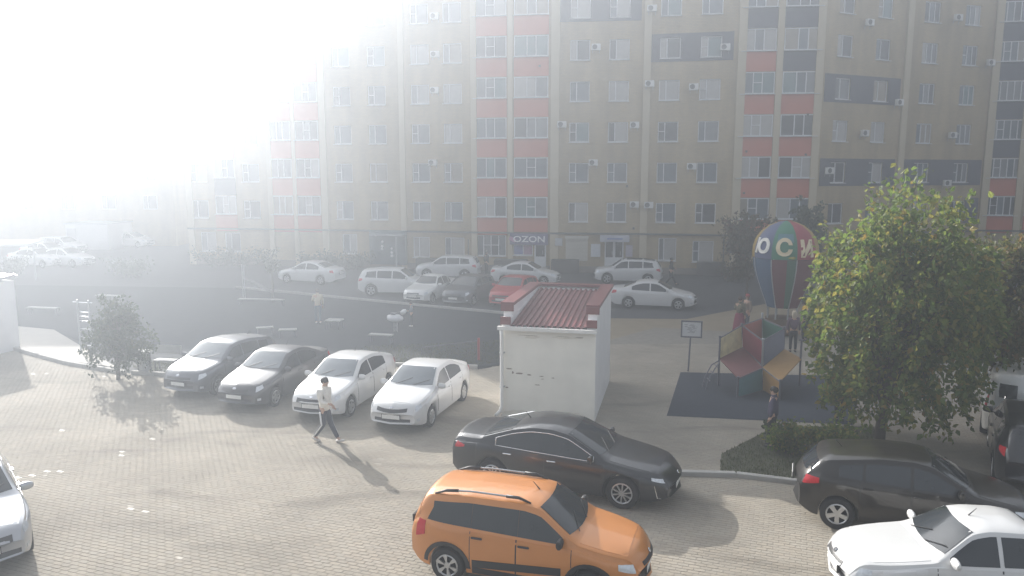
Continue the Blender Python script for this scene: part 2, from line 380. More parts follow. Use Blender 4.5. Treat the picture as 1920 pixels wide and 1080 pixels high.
def YPX(px): s = sec_at(px); return s.P(s.u(px), 0).y
def zc(k): return 4.32 + 2.82 * (k - 2)
def zpx(px, py): return AT(px, py, YPX(px))[2]
FR_CACHE = {}
def win_meshes(w, h, cuts, rails):
    key = (round(w, 2), round(h, 2), tuple(cuts), tuple(rails))
    if key in FR_CACHE: return FR_CACHE[key]
    f = MB(); t = .065
    f.box((0, 0, h / 2 - t / 2), (w, .07, t)); f.box((0, 0, -h / 2 + t / 2), (w, .07, t))
    xs = [-w / 2] + [-w / 2 + c * w for c in cuts] + [w / 2]
    for i, x in enumerate(xs):
        xx = x + (t / 2 if i == 0 else -t / 2 if i == len(xs) - 1 else 0); f.box((xx, 0, 0), (t if 0 < i < len(xs) - 1 else t, .068, h - 2 * t))
    panes = []
    for i in range(len(xs) - 1):
        x0, x1 = xs[i] + t * (1 if i == 0 else .5), xs[i + 1] - t * (1 if i == len(xs) - 2 else .5)
        if i in rails: f.box(((x0 + x1) / 2, 0, .02), (x1 - x0, .06, .05))
        p = MB(); p.quad((x0, .012, -h / 2 + t), (x1, .012, -h / 2 + t), (x1, .012, h / 2 - t), (x0, .012, h / 2 - t)); panes.append(p.mesh('pane', PANES[0]))
    sill = MB(); sill.box((0, -.12, -h / 2 - .025), (w + .08, .2, .04))
    FR_CACHE[key] = (f.mesh('window', FRAME), panes, sill.mesh('sill', FRAME)); return FR_CACHE[key]
def pane_pick(): return rnd.choices(PANES, [18, 22, 28, 8, 20, 4])[0]
def window(s, u, z, w, h, cuts, rails=(), d=-.10, sill=True, mats=None):
    fm, pm, sm = win_meshes(w, h, cuts, rails)
    p = s.P(u, z, d) - BL
    o = link('window', fm, bld, p, s.rz)
    base = pane_pick()
    for i, m in enumerate(pm):
        q = link('pane', m, o); q.material_slots[0].link = 'OBJECT'
        q.material_slots[0].material = mats[i % len(mats)] if mats else (base if rnd.random() < .55 else pane_pick())
    if sill: link('sill', sm, o)
    s.wins.append((u - w / 2, u + w / 2, z - h / 2, z + h / 2))
def bpart(mb, name, m, **k): return mb.build(name, m, bld, loc=-BL, **k)
def sbox(mb, s, u0, u1, z0, z1, d0, d1, mi=0):
    a = [s.P(u0, z0, d0), s.P(u1, z0, d0), s.P(u1, z0, d1), s.P(u0, z0, d1), s.P(u0, z1, d0), s.P(u1, z1, d0), s.P(u1, z1, d1), s.P(u0, z1, d1)]
    mb.add(a, [(0, 1, 2, 3), (7, 6, 5, 4), (0, 4, 5, 1), (1, 5, 6, 2), (2, 6, 7, 3), (3, 7, 4, 0)], mi)
def band(s, px0, px1, z0, z1, m, d=.03, u0=None, u1=None):
    u0 = s.u(px0) if u0 is None else u0; u1 = s.u(px1) if u1 is None else u1
    mb = MB(); ws = sorted(w for w in s.wins if w[0] < u1 and w[1] > u0 and w[2] < z1 and w[3] > z0)
    cur = u0
    for w in ws:
        if w[0] > cur: sbox(mb, s, cur, w[0], z0, z1, -.02, d)
        lo, hi = max(cur, w[0]), min(u1, w[1])
        if w[2] > z0: sbox(mb, s, lo, hi, z0, w[2], -.02, d)
        if w[3] < z1: sbox(mb, s, lo, hi, w[3], z1, -.02, d)
        cur = hi
    if cur < u1: sbox(mb, s, cur, u1, z0, z1, -.02, d)
    return bpart(mb, 'facade_panel', m)
S0a, S0b, S1, S2, S3, S4, S5, S6, S7, S8, S9, S10 = SEC
# --- ordinary windows: two sashes
for s, pxs, floors in ((S0a, (372, 470), range(2, 9)), (S1, (645, 710, 790, 850), range(2, 9)), (S3, (1085, 1157), range(2, 9)), (S4, (1250, 1325), range(2, 9)), (S6, (1570, 1640), range(2, 9)), (S7, (1726, 1800), range(2, 9))):
    for px in pxs:
        for k in floors:
            if s in (S6, S7): window(s, s.u(px), zc(k), 1.4, 1.42, (.32, .66) if s is S7 else (.36,), (0,) if rnd.random() < .3 else ())
            else: window(s, s.u(px), zc(k), 1.4, 1.38, (.34,), (0,) if rnd.random() < .5 else ())
# --- balcony bays: three sashes across
def bay(s, cols, colours, nsash=3):
    for ci, (a, b) in enumerate(cols):
        u0, u1 = s.u(a), s.u(b); w = u1 - u0
        for k in range(2, 9):
            z = zc(k) + .35
            window(s, (u0 + u1) / 2, z, w, 1.44, (.38, .64) if nsash == 3 else (.2, .4, .6, .8), (1,) if rnd.random() < .45 else (), d=.02)
        for k in range(2, 9):
            band(s, 0, 0, zc(k) + .35 - 2.82 + .76, zc(k) + .35 - .76, colours[ci].get(k, REDP), d=.06, u0=u0 - .02, u1=u1 + .02)
bay(S2, [(889, 950), (964, 1027)], [{8: mat('panel_green_grey', (.2, .27, .25), var=.1)}, {8: mat('panel_green_grey', (.2, .27, .25))}])
bay(S5, [(1380, 1444), (1458, 1526)], [{8: GREYP, 7: GREYP}, {8: GREYP, 7: GREYP, 6: GREYP}])
bay(S8, [(1848, 1912)], [{8: GREYP, 7: GREYP, 6: GREYP, 5: GREYP, 4: GREYP}], 5)
bay(S0b, [(507, 548), (556, 600)], [{4: REDP}, {}])
bay(S0a, [(402, 441)], [{3: GREYP, 6: GREYP}])
bay(S9, [(1926, 2040)], [{8: mat('panel_blue', (.06, .09, .16)), 7: mat('panel_blue', (.06, .09, .16))}], 5)
# --- grey belts round the windows of single floors
for s, a, b, k, zz in ((S3, 1043, 1196, 7, None), (S4, 1208, 1366, 6, None), (S6, 1536, 1676, 5, None), (S6, 1536, 1676, 3, None), (S7, 1690, 1838, 3, None), (S7, 1812, 1838, 2, None), (S7, 1745, 1838, 8, None), (S1, 640, 750, 8, None)):
    band(s, a, b, zc(k) - .92, zc(k) + .95, GREYP)
# --- ground floor openings
window(S1, S1.u(652), 1.75, 1.2, 1.5, (.5,)); window(S1, S1.u(788), 1.62, 1.3, 1.55, (.36,)); window(S1, S1.u(851), 1.62, 1.5, 1.55, (.3,))
window(S0a, S0a.u(430), 1.75, 1.3, 1.5, (.4,)); window(S0a, S0a.u(384), 1.75, 1.3, 1.5, (.4,))
window(S2, S2.u(920), 1.85, 2.25, 1.55, (.25, .5, .75), (1, 2), mats=[PANES[1], PANES[4], PANES[0]])
window(S4, S4.u(1255), 1.72, 1.25, 1.62, (.3,)); window(S4, S4.u(1323), 1.62, 1.45, 1.5, (.3,), (0,))
window(S2, S2.u(981), 1.55, 1.45, .8, (.5,), mats=[mat('poster_blue', (.16, .2, .42), rough=.2, var=.5, scale=4), mat('poster_rose', (.35, .2, .3), rough=.2, var=.6, scale=4)])
window(S6, S6.u(1575), 1.7, 1.4, 1.4, (.36,)); window(S7, S7.u(1728), 1.7, 1.4, 1.4, (.36,))
# --- walls with real openings
def wall(s):
    us = sorted({0., s.L} | {w[i] for w in s.wins for i in (0, 1)}); zs = sorted({-.05, ZTOP} | {w[i] for w in s.wins for i in (2, 3)})
    us = [u for u in us if 0 <= u <= s.L]; mb = MB()
    for i in range(len(us) - 1):
        col = [w for w in s.wins if w[0] <= (us[i] + us[i + 1]) / 2 <= w[1]]
        run = None
        for j in range(len(zs) - 1):
            zm = (zs[j] + zs[j + 1]) / 2; hole = any(w[2] < zm < w[3] for w in col)
            if not hole: run = (run[0], zs[j + 1]) if run else (zs[j], zs[j + 1])
            if (hole or j == len(zs) - 2) and run:
                mb.quad(s.P(us[i], run[0]), s.P(us[i + 1], run[0]), s.P(us[i + 1], run[1]), s.P(us[i], run[1])); run = None
    for a, b, z0, z1 in s.wins:
        D = -.2
        mb.quad(s.P(a, z0), s.P(a, z1), s.P(a, z1, D), s.P(a, z0, D)); mb.quad(s.P(b, z1), s.P(b, z0), s.P(b, z0, D), s.P(b, z1, D))
        mb.quad(s.P(a, z1), s.P(b, z1), s.P(b, z1, D), s.P(a, z1, D)); mb.quad(s.P(b, z0), s.P(a, z0), s.P(a, z0, D), s.P(b, z0, D))
    bpart(mb, 'wall', WALL)
for s in SEC: wall(s)
mb = MB(); front = [p - Vector((0, -.35)) for p in PP]
poly = front + [front[-1] + Vector((0, 13)), front[0] + Vector((0, 13))]
mb.prism(poly, 0, ZTOP - .2); bpart(mb, 'core', mat('wall_plain', (.36, .32, .25), rough=.9))
mb = MB(); mb.prism([p + Vector((0, -.3)) for p in PP] + [front[-1] + Vector((0, 13.3)), front[0] + Vector((0, 13.3))], ZTOP, ZTOP + .5); bpart(mb, 'roof', CORN)
for px, w, d in ((354, .5, .14), (504, .4, .14), (553, .3, .13), (604, .5, .16), (756, .42, .12), (885, .42, .16), (957, .36, .15), (1033, .6, .16), (1202, .5, .14), (1375, .55, .16), (1451, .42, .15), (1530, .5, .16), (1683, .5, .14), (1844, .5, .16), (1917, .45, .16)):
    s = sec_at(px); u = min(max(s.u(px), w / 2), s.L - w / 2); mb = MB(); sbox(mb, s, u - w / 2, u + w / 2, -.05, ZTOP - .01, -.05, d); bpart(mb, 'pilaster', PILA)
for s in SEC:
    mb = MB(); sbox(mb, s, -.003, s.L - .003, 2.74, 2.86, -.04, .2); bpart(mb, 'cornice', CORN)
    mb = MB(); sbox(mb, s, 0.002, s.L - .004, -.05, .42, -.03, .07); bpart(mb, 'plinth', mat('plinth', (.23, .2, .17), rough=.9, var=.2, scale=3))
# --- doors
def door(px, py0, py1, w, leaves=2):
    s = sec_at(px); u = s.u(px); z1 = zpx(px, py0); z0 = .35
    mb = MB(); h = z1 - z0; t = .09
    for sx in (-1, 1): sbox(mb, s, u + sx * (w / 2 - t / 2) - t / 2, u + sx * (w / 2 - t / 2) + t / 2, z0, z1, .02, .14)
    sbox(mb, s, u - w / 2 + t, u + w / 2 - t, z1 - t, z1, .02, .139); sbox(mb, s, u - w / 2 + t, u + w / 2 - t, z0, z0 + .75, .03, .12)
    if leaves == 2: sbox(mb, s, u - t, u + t, z0 + .75, z1 - t, .025, .135)
    d = bpart(mb, 'door', FRAME)
    for i in range(leaves):
        a = u - w / 2 + t + i * (w - 2 * t) / leaves; b = a + (w - 2 * t) / leaves
        p = MB(); p.quad(s.P(a, z0 + .75, .06), s.P(b, z0 + .75, .06), s.P(b, z1 - t, .06), s.P(a, z1 - t, .06)); p.build('pane', PANES[0], d)
        hd = MB(); sbox(hd, s, b - .16, b - .12, z0 + .9, z0 + 1.2, .135, .19); hd.build('handle', STEEL(), d)
    return d
door(1154, 447, 505, 1.35); door(1014, 457, 500, .85, 1)
# roller shutter with its slats
s = S3; u0, u1 = s.u(1062), s.u(1104); mb = MB(); sbox(mb, s, u0 - .05, u1 + .05, 2.42, 2.62, .002, .22); sh = bpart(mb, 'roller_shutter', mat('shutter_cream', (.5, .47, .4), rough=.6))
for k in range(16):
    mb = MB(); z = .82 + k * .1; sbox(mb, s, u0, u1, z, z + .088, .01, .05 + .01 * (k % 2)); mb.build('slat', MATS['shutter_cream'], sh)
# small dark vents and the downpipe
for px, py in ((1176, 349), (1190, 428), (1397, 284), (1396, 362), (1508, 215), (1508, 290), (957 + 54, 124)):
    s = sec_at(px); u = s.u(px); z = zpx(px, py); mb = MB(); sbox(mb, s, u - .07, u + .07, z - .07, z + .07, .03, .09); bpart(mb, 'vent', BLACK())
mb = MB(); p = [S4.P(S4.u(1362), z, .12) for z in (0.1, 2.6)]; mb.tube(p, .05); bpart(mb, 'downpipe', CORN)
mb = MB(); p = [S1.P(S1.u(878), z, .14) for z in (0.1, 2.3)]; mb.tube(p, .05); bpart(mb, 'downpipe', CORN)
# entrance steps and dark basement walls, all attached
for px0, px1, h, d, m in ((1137, 1174, .35, 1.3, 'step_stone'), (992, 1030, .35, 1.3, 'step_stone')):
    s = sec_at(px0); mb = MB()
    for k in range(2): sbox(mb, s, s.u(px0), s.u(px1), 0.005 + k * .17, .175 + k * .17, .08, d + .6 - k * .4)
    bpart(mb, 'entrance_steps', mat('step_stone', (.3, .28, .25), rough=.8))
for px0, px1, h, d in ((1036, 1088, .95, .9), (1312, 1366, .95, .9), (930, 990, .9, 1.0), (783, 884, .85, .8)):
    s = sec_at(px0 + 4); mb = MB(); sbox(mb, s, s.u(px0), s.u(px1), 0.004, h, .075, d); bpart(mb, 'basement_wall', mat('basement_dark', (.085, .078, .075), rough=.9, var=.2, scale=3))

# ------------------------------------------------------------------ things that hang on the facade
AC_M = mat('ac_casing', (.66, .66, .64), rough=.5, var=.08)
ac_case = bevelled(MB().box((0, 0, 0), (.82, .3, .56)).mesh('casing', AC_M), .02)
ac_fan = MB(); ac_fan.lathe([(0, .0), (.2, .0), (.22, .012), (.22, -.03)], 18, Matrix.Translation((-.12, -.155, 0)) @ Matrix.Rotation(R(90), 4, 'X'))
ac_fan = ac_fan.mesh('fan_grille', mat('fan_dark', (.06, .06, .065), rough=.6))
ac_br = MB()
ac_br.box((0, .05, -.3), (.04, .42, .04)); ac_br.box((0, .24, -.42), (.04, .04, .2))
ac_br = ac_br.mesh('bracket', STEEL())
def ac(px, py, label):
    s = sec_at(px); p = s.P(s.u(px), zpx(px, py), .42)
    t = thing('air_conditioner', p, label, 'air conditioner', 'air conditioners on the facade', s.rz)
    t.scale = (.78,) * 3; link('casing', ac_case, t); link('fan_grille', ac_fan, t); [link('bracket', ac_br, t, (sx, 0, 0)) for sx in (-.3, .3)]
for px, py, l in ((1215, 18, 'uppermost air conditioner right of the pale seam, left of a top row window'),
                  (1114, 90, 'air conditioner between two windows, one row below the left grey belt'),
                  (1350, 90, 'air conditioner mounted on the grey belt left of the right balcony bay'),
                  (1214, 158, 'air conditioner beside the pale seam, one row below the middle grey belt'),
                  (1295, 164, 'air conditioner between two windows just below the middle grey belt'),
                  (1053, 234, 'air conditioner at the left wall edge beside the left red balcony bay'),
                  (1187, 235, 'air conditioner left of the pale seam, level with the middle storeys'),
                  (1112, 305, 'air conditioner between two windows two rows above the roller shutter'),
                  (1296, 312, 'air conditioner between two windows, two rows above the street level windows'),
                  (1190, 383, 'lowest air conditioner on the left side of the pale seam'),
                  (1218, 384, 'lowest air conditioner on the right side of the pale seam'),
                  (1603, 44, 'topmost air conditioner on the wall right of the right red balcony bay'),
                  (1764, 35, 'topmost air conditioner on the far right stretch of brick wall'),
                  (1830, 119, 'air conditioner beside the far right grey balcony bay, high up'),
                  (1667, 193, 'air conditioner on the right end of the right grey belt'),
                  (1607, 250, 'air conditioner directly below the right grey belt between two windows'),
                  (1771, 254, 'air conditioner above the tree on the far right brick wall'),
                  (1546, 320, 'air conditioner on the lower grey belt beside the right red bay'),
                  (1768, 343, 'air conditioner on the far right grey belt just behind the treetop'),
                  (1772, 400, 'air conditioner on the far right wall partly hidden by leaves'),
                  (822, 32, 'hazy air conditioner highest up left of the left balcony bay'),
                  (822, 103, 'hazy air conditioner second from top left of the left balcony bay'),
                  (820, 170, 'hazy air conditioner third from top left of the left balcony bay'),
                  (815, 305, 'hazy air conditioner lowest of those left of the left balcony bay')):
    ac(px, py, l)
def panel_thing(name, px0, px1, py0, py1, m, label, cat, d=.16, th=.08, texts=()):
    s = sec_at((px0 + px1) / 2); u0, u1 = s.u(px0), s.u(px1); z0, z1 = zpx(px0, py1), zpx(px0, py0); c = s.P((u0 + u1) / 2, (z0 + z1) / 2, d)
    t = thing(name, c, label, cat, rz=s.rz)
    link('sign_panel', bevelled(MB().box((0, 0, 0), (u1 - u0, th, z1 - z0)).mesh('sign_panel', m), .012), t)
    for txt, size, dx, dz, tm, sc in texts:
        me = text_mesh(txt, size, .012, tm); o = link('lettering', me, t, (dx, -th / 2 - .012, dz)); o.rotation_euler = (R(90), 0, 0); o.scale = (sc, 1, 1)
    return t, u1 - u0, z1 - z0
WHT = mat('letter_white', (.85, .85, .86), rough=.4, var=.03)
sg, w_, h_ = panel_thing('shop_sign', 957, 1029, 437, 458, mat('sign_violet', (.10, .09, .2), rough=.4, var=.35, scale=2), 'violet shop sign with white OZON lettering above a glass door', 'shop sign', .2, .1, [('OZON', .62, .02, -.02, WHT, 1.25)])
mb = MB(); mb.box((-1.2, -.06, -.02), (.5, .02, .28), ry=R(25)); mb.build('sign_stripe', mat('sign_pink', (.5, .25, .42), rough=.4), sg)
panel_thing('shop_sign', 1368, 1436, 447, 474, mat('sign_aubergine', (.055, .045, .08), rough=.4, var=.2), 'dark shop sign with thin pale ORI lettering beside the balloon', 'shop sign', .24, .1, [('ORI', .52, -.45, 0, mat('letter_lilac', (.5, .48, .56)), 1.1)])
sg, w_, h_ = panel_thing('shop_sign', 1127, 1182, 440, 452, mat('sign_pale', (.42, .43, .5), rough=.5, var=.2, scale=4), 'pale canopy sign above the white double door', 'shop sign', .45, .5)
mb = MB(); mb.box((0, -.26, .0), (1.1, .02, .12)); mb.build('sign_stripe', mat('sign_blue', (.15, .2, .42)), sg)
panel_thing('notice_board', 1110, 1128, 457, 481, mat('board_white', (.55, .57, .6), rough=.5, var=.15, scale=9), 'white notice board left of the white double door', 'notice board')
panel_thing('notice_board', 1176, 1189, 459, 481, mat('board_mauve', (.4, .36, .42), rough=.5, var=.3, scale=9), 'narrow mauve poster board right of the white double door', 'notice board')
panel_thing('meter_box', 1042, 1056, 446, 460, mat('box_grey', (.45, .45, .46), rough=.5), 'small grey meter box left of the roller shutter', 'box', .18, .2)
panel_thing('shop_sign', 1880, 1908, 456, 466, mat('sign_yellow', (.62, .38, .03), rough=.5), 'small yellow sign at the far right above a dark shop front', 'shop sign', .3, .1)
panel_thing('storefront', 1884, 1919, 480, 530, mat('front_dark', (.04, .035, .05), rough=.3, var=.3), 'dark glazed shop front at the far right edge', 'shop front', .2, .2)
sg, w_, h_ = panel_thing('storefront', 694, 762, 431, 494, mat('front_teal', (.05, .09, .11), rough=.4, var=.3, scale=3), 'dark teal shop entrance with round white lamps left of the white cars', 'shop front', .3, .4)
for dx, dz in ((-.9, .95), (-.38, .45), (-.4, .1), (-.4, -.1), (.35, -.05), (.35, -.35), (.35, -.6)):
    mb = MB(); mb.lathe([(0, 0), (.1, 0), (.1, .05)], 12, Matrix.Translation((dx, -.2, dz)) @ Matrix.Rotation(R(90), 4, 'X')); mb.build('round_mark', WHT, sg)
mb = MB(); mb.tube([(1.0, -1.0, -1.3), (1.0, -1.0, .9)], .06); mb.box((.2, -.6, 1.0), (2.6, .9, .1)); mb.build('porch', mat('porch_grey', (.3, .33, .35)), sg)
# ================================================================== CARS
def interp(pts, x):
    xs = [p[0] for p in pts]; return float(np.interp(x, xs, [p[1] for p in pts]))
class Car:
    """local axes: +x forward, y left, z up, origin on the ground under the middle. s = 0 at the nose, 1 at the tail."""
    def __init__(c, L, W, H, top, belt, wb, fo, wr=.32, sill=.20, tumb=.36, zend=(.30, .36), crown=.035):
        c.L, c.W, c.H, c.wr = L, W, H, wr; c.sill, c.tumb, c.zend, c.crown = sill, tumb, zend, crown
        c.xf, c.xr = L / 2 - fo, L / 2 - fo - wb
        g = np.linspace(0, 1, 401); z = np.interp(g, [p[0] for p in top], [p[1] for p in top])
        for k in (9, 7):
            zz = np.convolve(np.pad(z, k // 2, mode='edge'), np.ones(k) / k, 'valid'); z = zz
        c.g, c.zt_ = g, z; c.belt = belt
        c.body()
    def x2s(c, x): return (c.L / 2 - x) / c.L
    def s2x(c, s): return c.L / 2 - s * c.L
    def zt(c, s): return float(np.interp(s, c.g, c.zt_))
    def zs(c, s): return min(interp(c.belt, s), c.zt(s) - .02)
    def sect(c, x):
        s = c.x2s(x); t = abs(x) / (c.L / 2)
        w = c.W / 2 * (1 - .24 * max(0, (t - .52) / .48) ** 2.6)
        e0 = max(0, (s - .0)); zb = c.sill
        if s < .09: zb = c.sill + (c.zend[0] - c.sill) * (1 - s / .09) ** 2
        if s > .91: zb = c.sill + (c.zend[1] - c.sill) * ((s - .91) / .09) ** 2
        Ra = c.wr + .055
        for xw in (c.xf, c.xr):
            if abs(x - xw) < Ra: zb = max(zb, c.wr + math.sqrt(Ra * Ra - (x - xw) ** 2))
        zt = c.zt(s); zs = c.zs(s); h = max(zs - zb, .02); th = max(zt - zs, .015)
        ye = w - .075 - c.tumb * th
        k = min(1, th / .3)
        P = [(0, zb), (w - .12, zb), (w - .03, zb + .012), (w - .008, zb + .18 * h), (w, zb + .45 * h), (w - .006, zb + .7 * h), (w - .022, zb + .9 * h), (w - .05, zs),
             (w - .066 - c.tumb * th * .1, zs + .1 * th), (w - .07 - c.tumb * th * .5, zs + .5 * th), (ye + .012, zt - .07 * k), (ye - .03, zt - .016 * k), (ye * .8, zt + c.crown * .36), (ye * .45, zt + c.crown * .8), (0, zt + c.crown)]
        b = (.17 if x > 0 else .13) * max(0, (t - .45) / .55) ** 2 * (1 if x > 0 else -1)
        return [(x + b * (1 - (y / w) ** 2) - b * .55, y, z) for y, z in P]
    def body(c):
        Ra = c.wr + .055
        st = set(np.linspace(-c.L / 2, c.L / 2, 54))
        for xw in (c.xf, c.xr):
            st = {x for x in st if abs(abs(x - xw) - Ra) > .03}
            for a in np.linspace(0, math.pi, 15): st.add(xw + Ra * .9999 * math.cos(a))
            st |= {xw + Ra + .004, xw - Ra - .004}
        st = sorted(x for x in st if abs(x) <= c.L / 2); n = 15
        V, Fb, Fu = [], [], []
        for x in st:
            p = c.sect(x); V += [(a, -y, z) for a, y, z in p[::-1][:-1]] + p        # right roof -> bottom -> left roof
        m = 2 * n - 1
        # ring order: index 0 = roof centre (right copy) ... n-1 = bottom centre ... 2n-2 = roof centre (left)
        for i in range(len(st) - 1):
            for k in range(m - 1):
                f = (i * m + k, (i + 1) * m + k, (i + 1) * m + k + 1, i * m + k + 1)
                (Fu if k in (n - 2, n - 1) else Fb).append(f)
        for e, i in ((1, 0), (-1, len(st) - 1)):                                   # end caps
            ring = [i * m + k for k in range(m)]; ctr = len(V); q = [V[j] for j in ring]
            V.append((sum(p[0] for p in q) / m + (-.02 if e > 0 else .02), 0, (min(p[2] for p in q) + max(p[2] for p in q)) / 2))
            for k in range(m): Fb.append((ring[k], ring[(k + 1) % m], ctr) if e > 0 else (ring[(k + 1) % m], ring[k], ctr))
        c.V, c.Fb, c.Fu = V, Fb, Fu
        c.bvh = BVHTree.FromPolygons([Vector(p) for p in V], Fb, epsilon=0)
    def hit(c, o, d):
        p, nrm, i, _ = c.bvh.ray_cast(Vector(o), Vector(d))
        if p is None: return None
        if nrm.dot(Vector(d)) > 0: nrm = -nrm
        return p, nrm
    def side(c, x, z, sgn): return c.hit((x, sgn * 3, z), (0, -sgn, 0))
    def down(c, x, y): return c.hit((x, y, 4), (0, 0, -1))
    def fr(c, y, z, sgn): return c.hit((sgn * 5, y, z), (-sgn, 0, 0))
    def cyl(c, th, z, fsgn, ssgn, off=(.45, .30)):
        o = Vector((fsgn * (c.L / 2 - off[0]), ssgn * (c.W / 2 - off[1]), z)); d = Vector((fsgn * math.cos(th), ssgn * math.sin(th), 0))
        return c.hit(o + d * 3, -d)
    def grid(c, fn, rows, off=.005, skirt=.014):
        """rows: list of rows of parameters -> patch lying on the body"""
        mb = MB(); idx = []; N = []
        for r in rows:
            l = []
            for q in r:
                h = fn(*q)
                if h is None: return None
                l.append(len(mb.v)); mb.v.append(tuple(h[0] + h[1] * off)); N.append(h[1])
            idx.append(l)
        for i in range(len(idx) - 1):
            for j in range(len(idx[0]) - 1):
                mb.f.append((idx[i][j], idx[i][j + 1], idx[i + 1][j + 1], idx[i + 1][j])); mb.m.append(0)
        loop = idx[0] + [r[-1] for r in idx[1:]] + idx[-1][::-1][1:] + [r[0] for r in idx[::-1][1:-1]]
        lo = len(mb.v)
        for a in loop: mb.v.append(tuple(Vector(mb.v[a]) - N[a] * (off + skirt)))
        n = len(loop)
        for k in range(n):
            mb.f.append((loop[k], lo + k, lo + (k + 1) % n, loop[(k + 1) % n])); mb.m.append(0)
        # face the outside
        f = mb.f[0]; a, b, d = (Vector(mb.v[i]) for i in f[:3])
        if (b - a).cross(d - a).dot(N[0]) < 0: mb.f = [tuple(reversed(q)) for q in mb.f]
        return mb
    def put(c, name, fn, rows, m, parent, **k):
        mb = c.grid(fn, rows, **k)
        if mb is None: return None
        return mb.build(name, m, parent, smooth=True, angle=35)
def lin(a, b, n): return [a + (b - a) * i / (n - 1) for i in range(n)]
def strip(bot, top, n=4):
    """rows between two lists of (u, v) points"""
    return [[(b[0] + (t[0] - b[0]) * k / (n - 1), b[1] + (t[1] - b[1]) * k / (n - 1)) for b, t in zip(bot, top)] for k in range(n)]

def rim_mesh(r, style):
    mb = MB(); M = Matrix.Rotation(R(-90), 4, 'X')                                    # disc axis along +y
    mb.lathe([(r, -.02), (r, .012), (r - .018, .018), (r - .03, .004)], 28, M, caps=False)
    mb.lathe([(0, .012), (.05, .012), (.06, -.005)], 16, M)
    n = {'five': 5, 'ten': 10, 'cover': 8, 'twin': 6}[style]; w = {'five': .072, 'ten': .026, 'cover': .06, 'twin': .07}[style]
    for k in range(n):
        a = 2 * math.pi * k / n
        c_, s_ = math.cos(a), math.sin(a)
        def pt(rr, off, y): return (rr * c_ - off * s_, y, rr * s_ + off * c_)
        r0, r1 = .035, r - .012; w1 = w * (1.25 if style != 'ten' else 1)
        if style == 'twin':
            for e in (-1, 1):
                mb.add([pt(r0, e * .012, .012), pt(r1, e * .06, .014), pt(r1, e * .06 + e * .045, .012), pt(r0, e * .03, .01)], [(0, 1, 2, 3)] if e < 0 else [(3, 2, 1, 0)])
                mb.add([pt(r0, e * .012, -.01), pt(r1, e * .06, -.01), pt(r1, e * .06, .014), pt(r0, e * .012, .012)], [(0, 1, 2, 3)])
        else:
            mb.add([pt(r0, -w / 2, .012), pt(r1, -w1 / 2, .014), pt(r1, w1 / 2, .014), pt(r0, w / 2, .012), pt(r0, -w / 2, -.02), pt(r1, -w1 / 2, -.02), pt(r1, w1 / 2, -.02), pt(r0, w / 2, -.02)],
                   [(3, 2, 1, 0), (0, 1, 5, 4), (2, 3, 7, 6)])
    return mb
WHEELS = {}
def wheels(c, root, style, rim_m, track=None):
    key = (round(c.wr, 3), style, rim_m.name)
    if key not in WHEELS:
        r = c.wr; M = Matrix.Rotation(R(-90), 4, 'X')
        t = MB().lathe([(r * .62, -.1), (r * .93, -.105), (r, -.08), (r, .07), (r * .95, .098), (r * .70, .104), (r * .655, .07), (r * .655, -.06), (.0, -.05)], 32, M)
        WHEELS[key] = (t.mesh('wheel', RUBBER(), True, 40), rim_mesh(r * .66, style).mesh('rim', rim_m, True, 30))
    tm, rm = WHEELS[key]
    for xw in (c.xf, c.xr):
        for sg in (1, -1):
            w = link('wheel', tm, root, (xw, sg * (c.W / 2 - .125), c.wr), 0 if sg > 0 else math.pi)
            w.rotation_euler.y = rnd.uniform(0, 6)
            link('rim', rm, w, (0, .082, 0))
MIRROR = {}
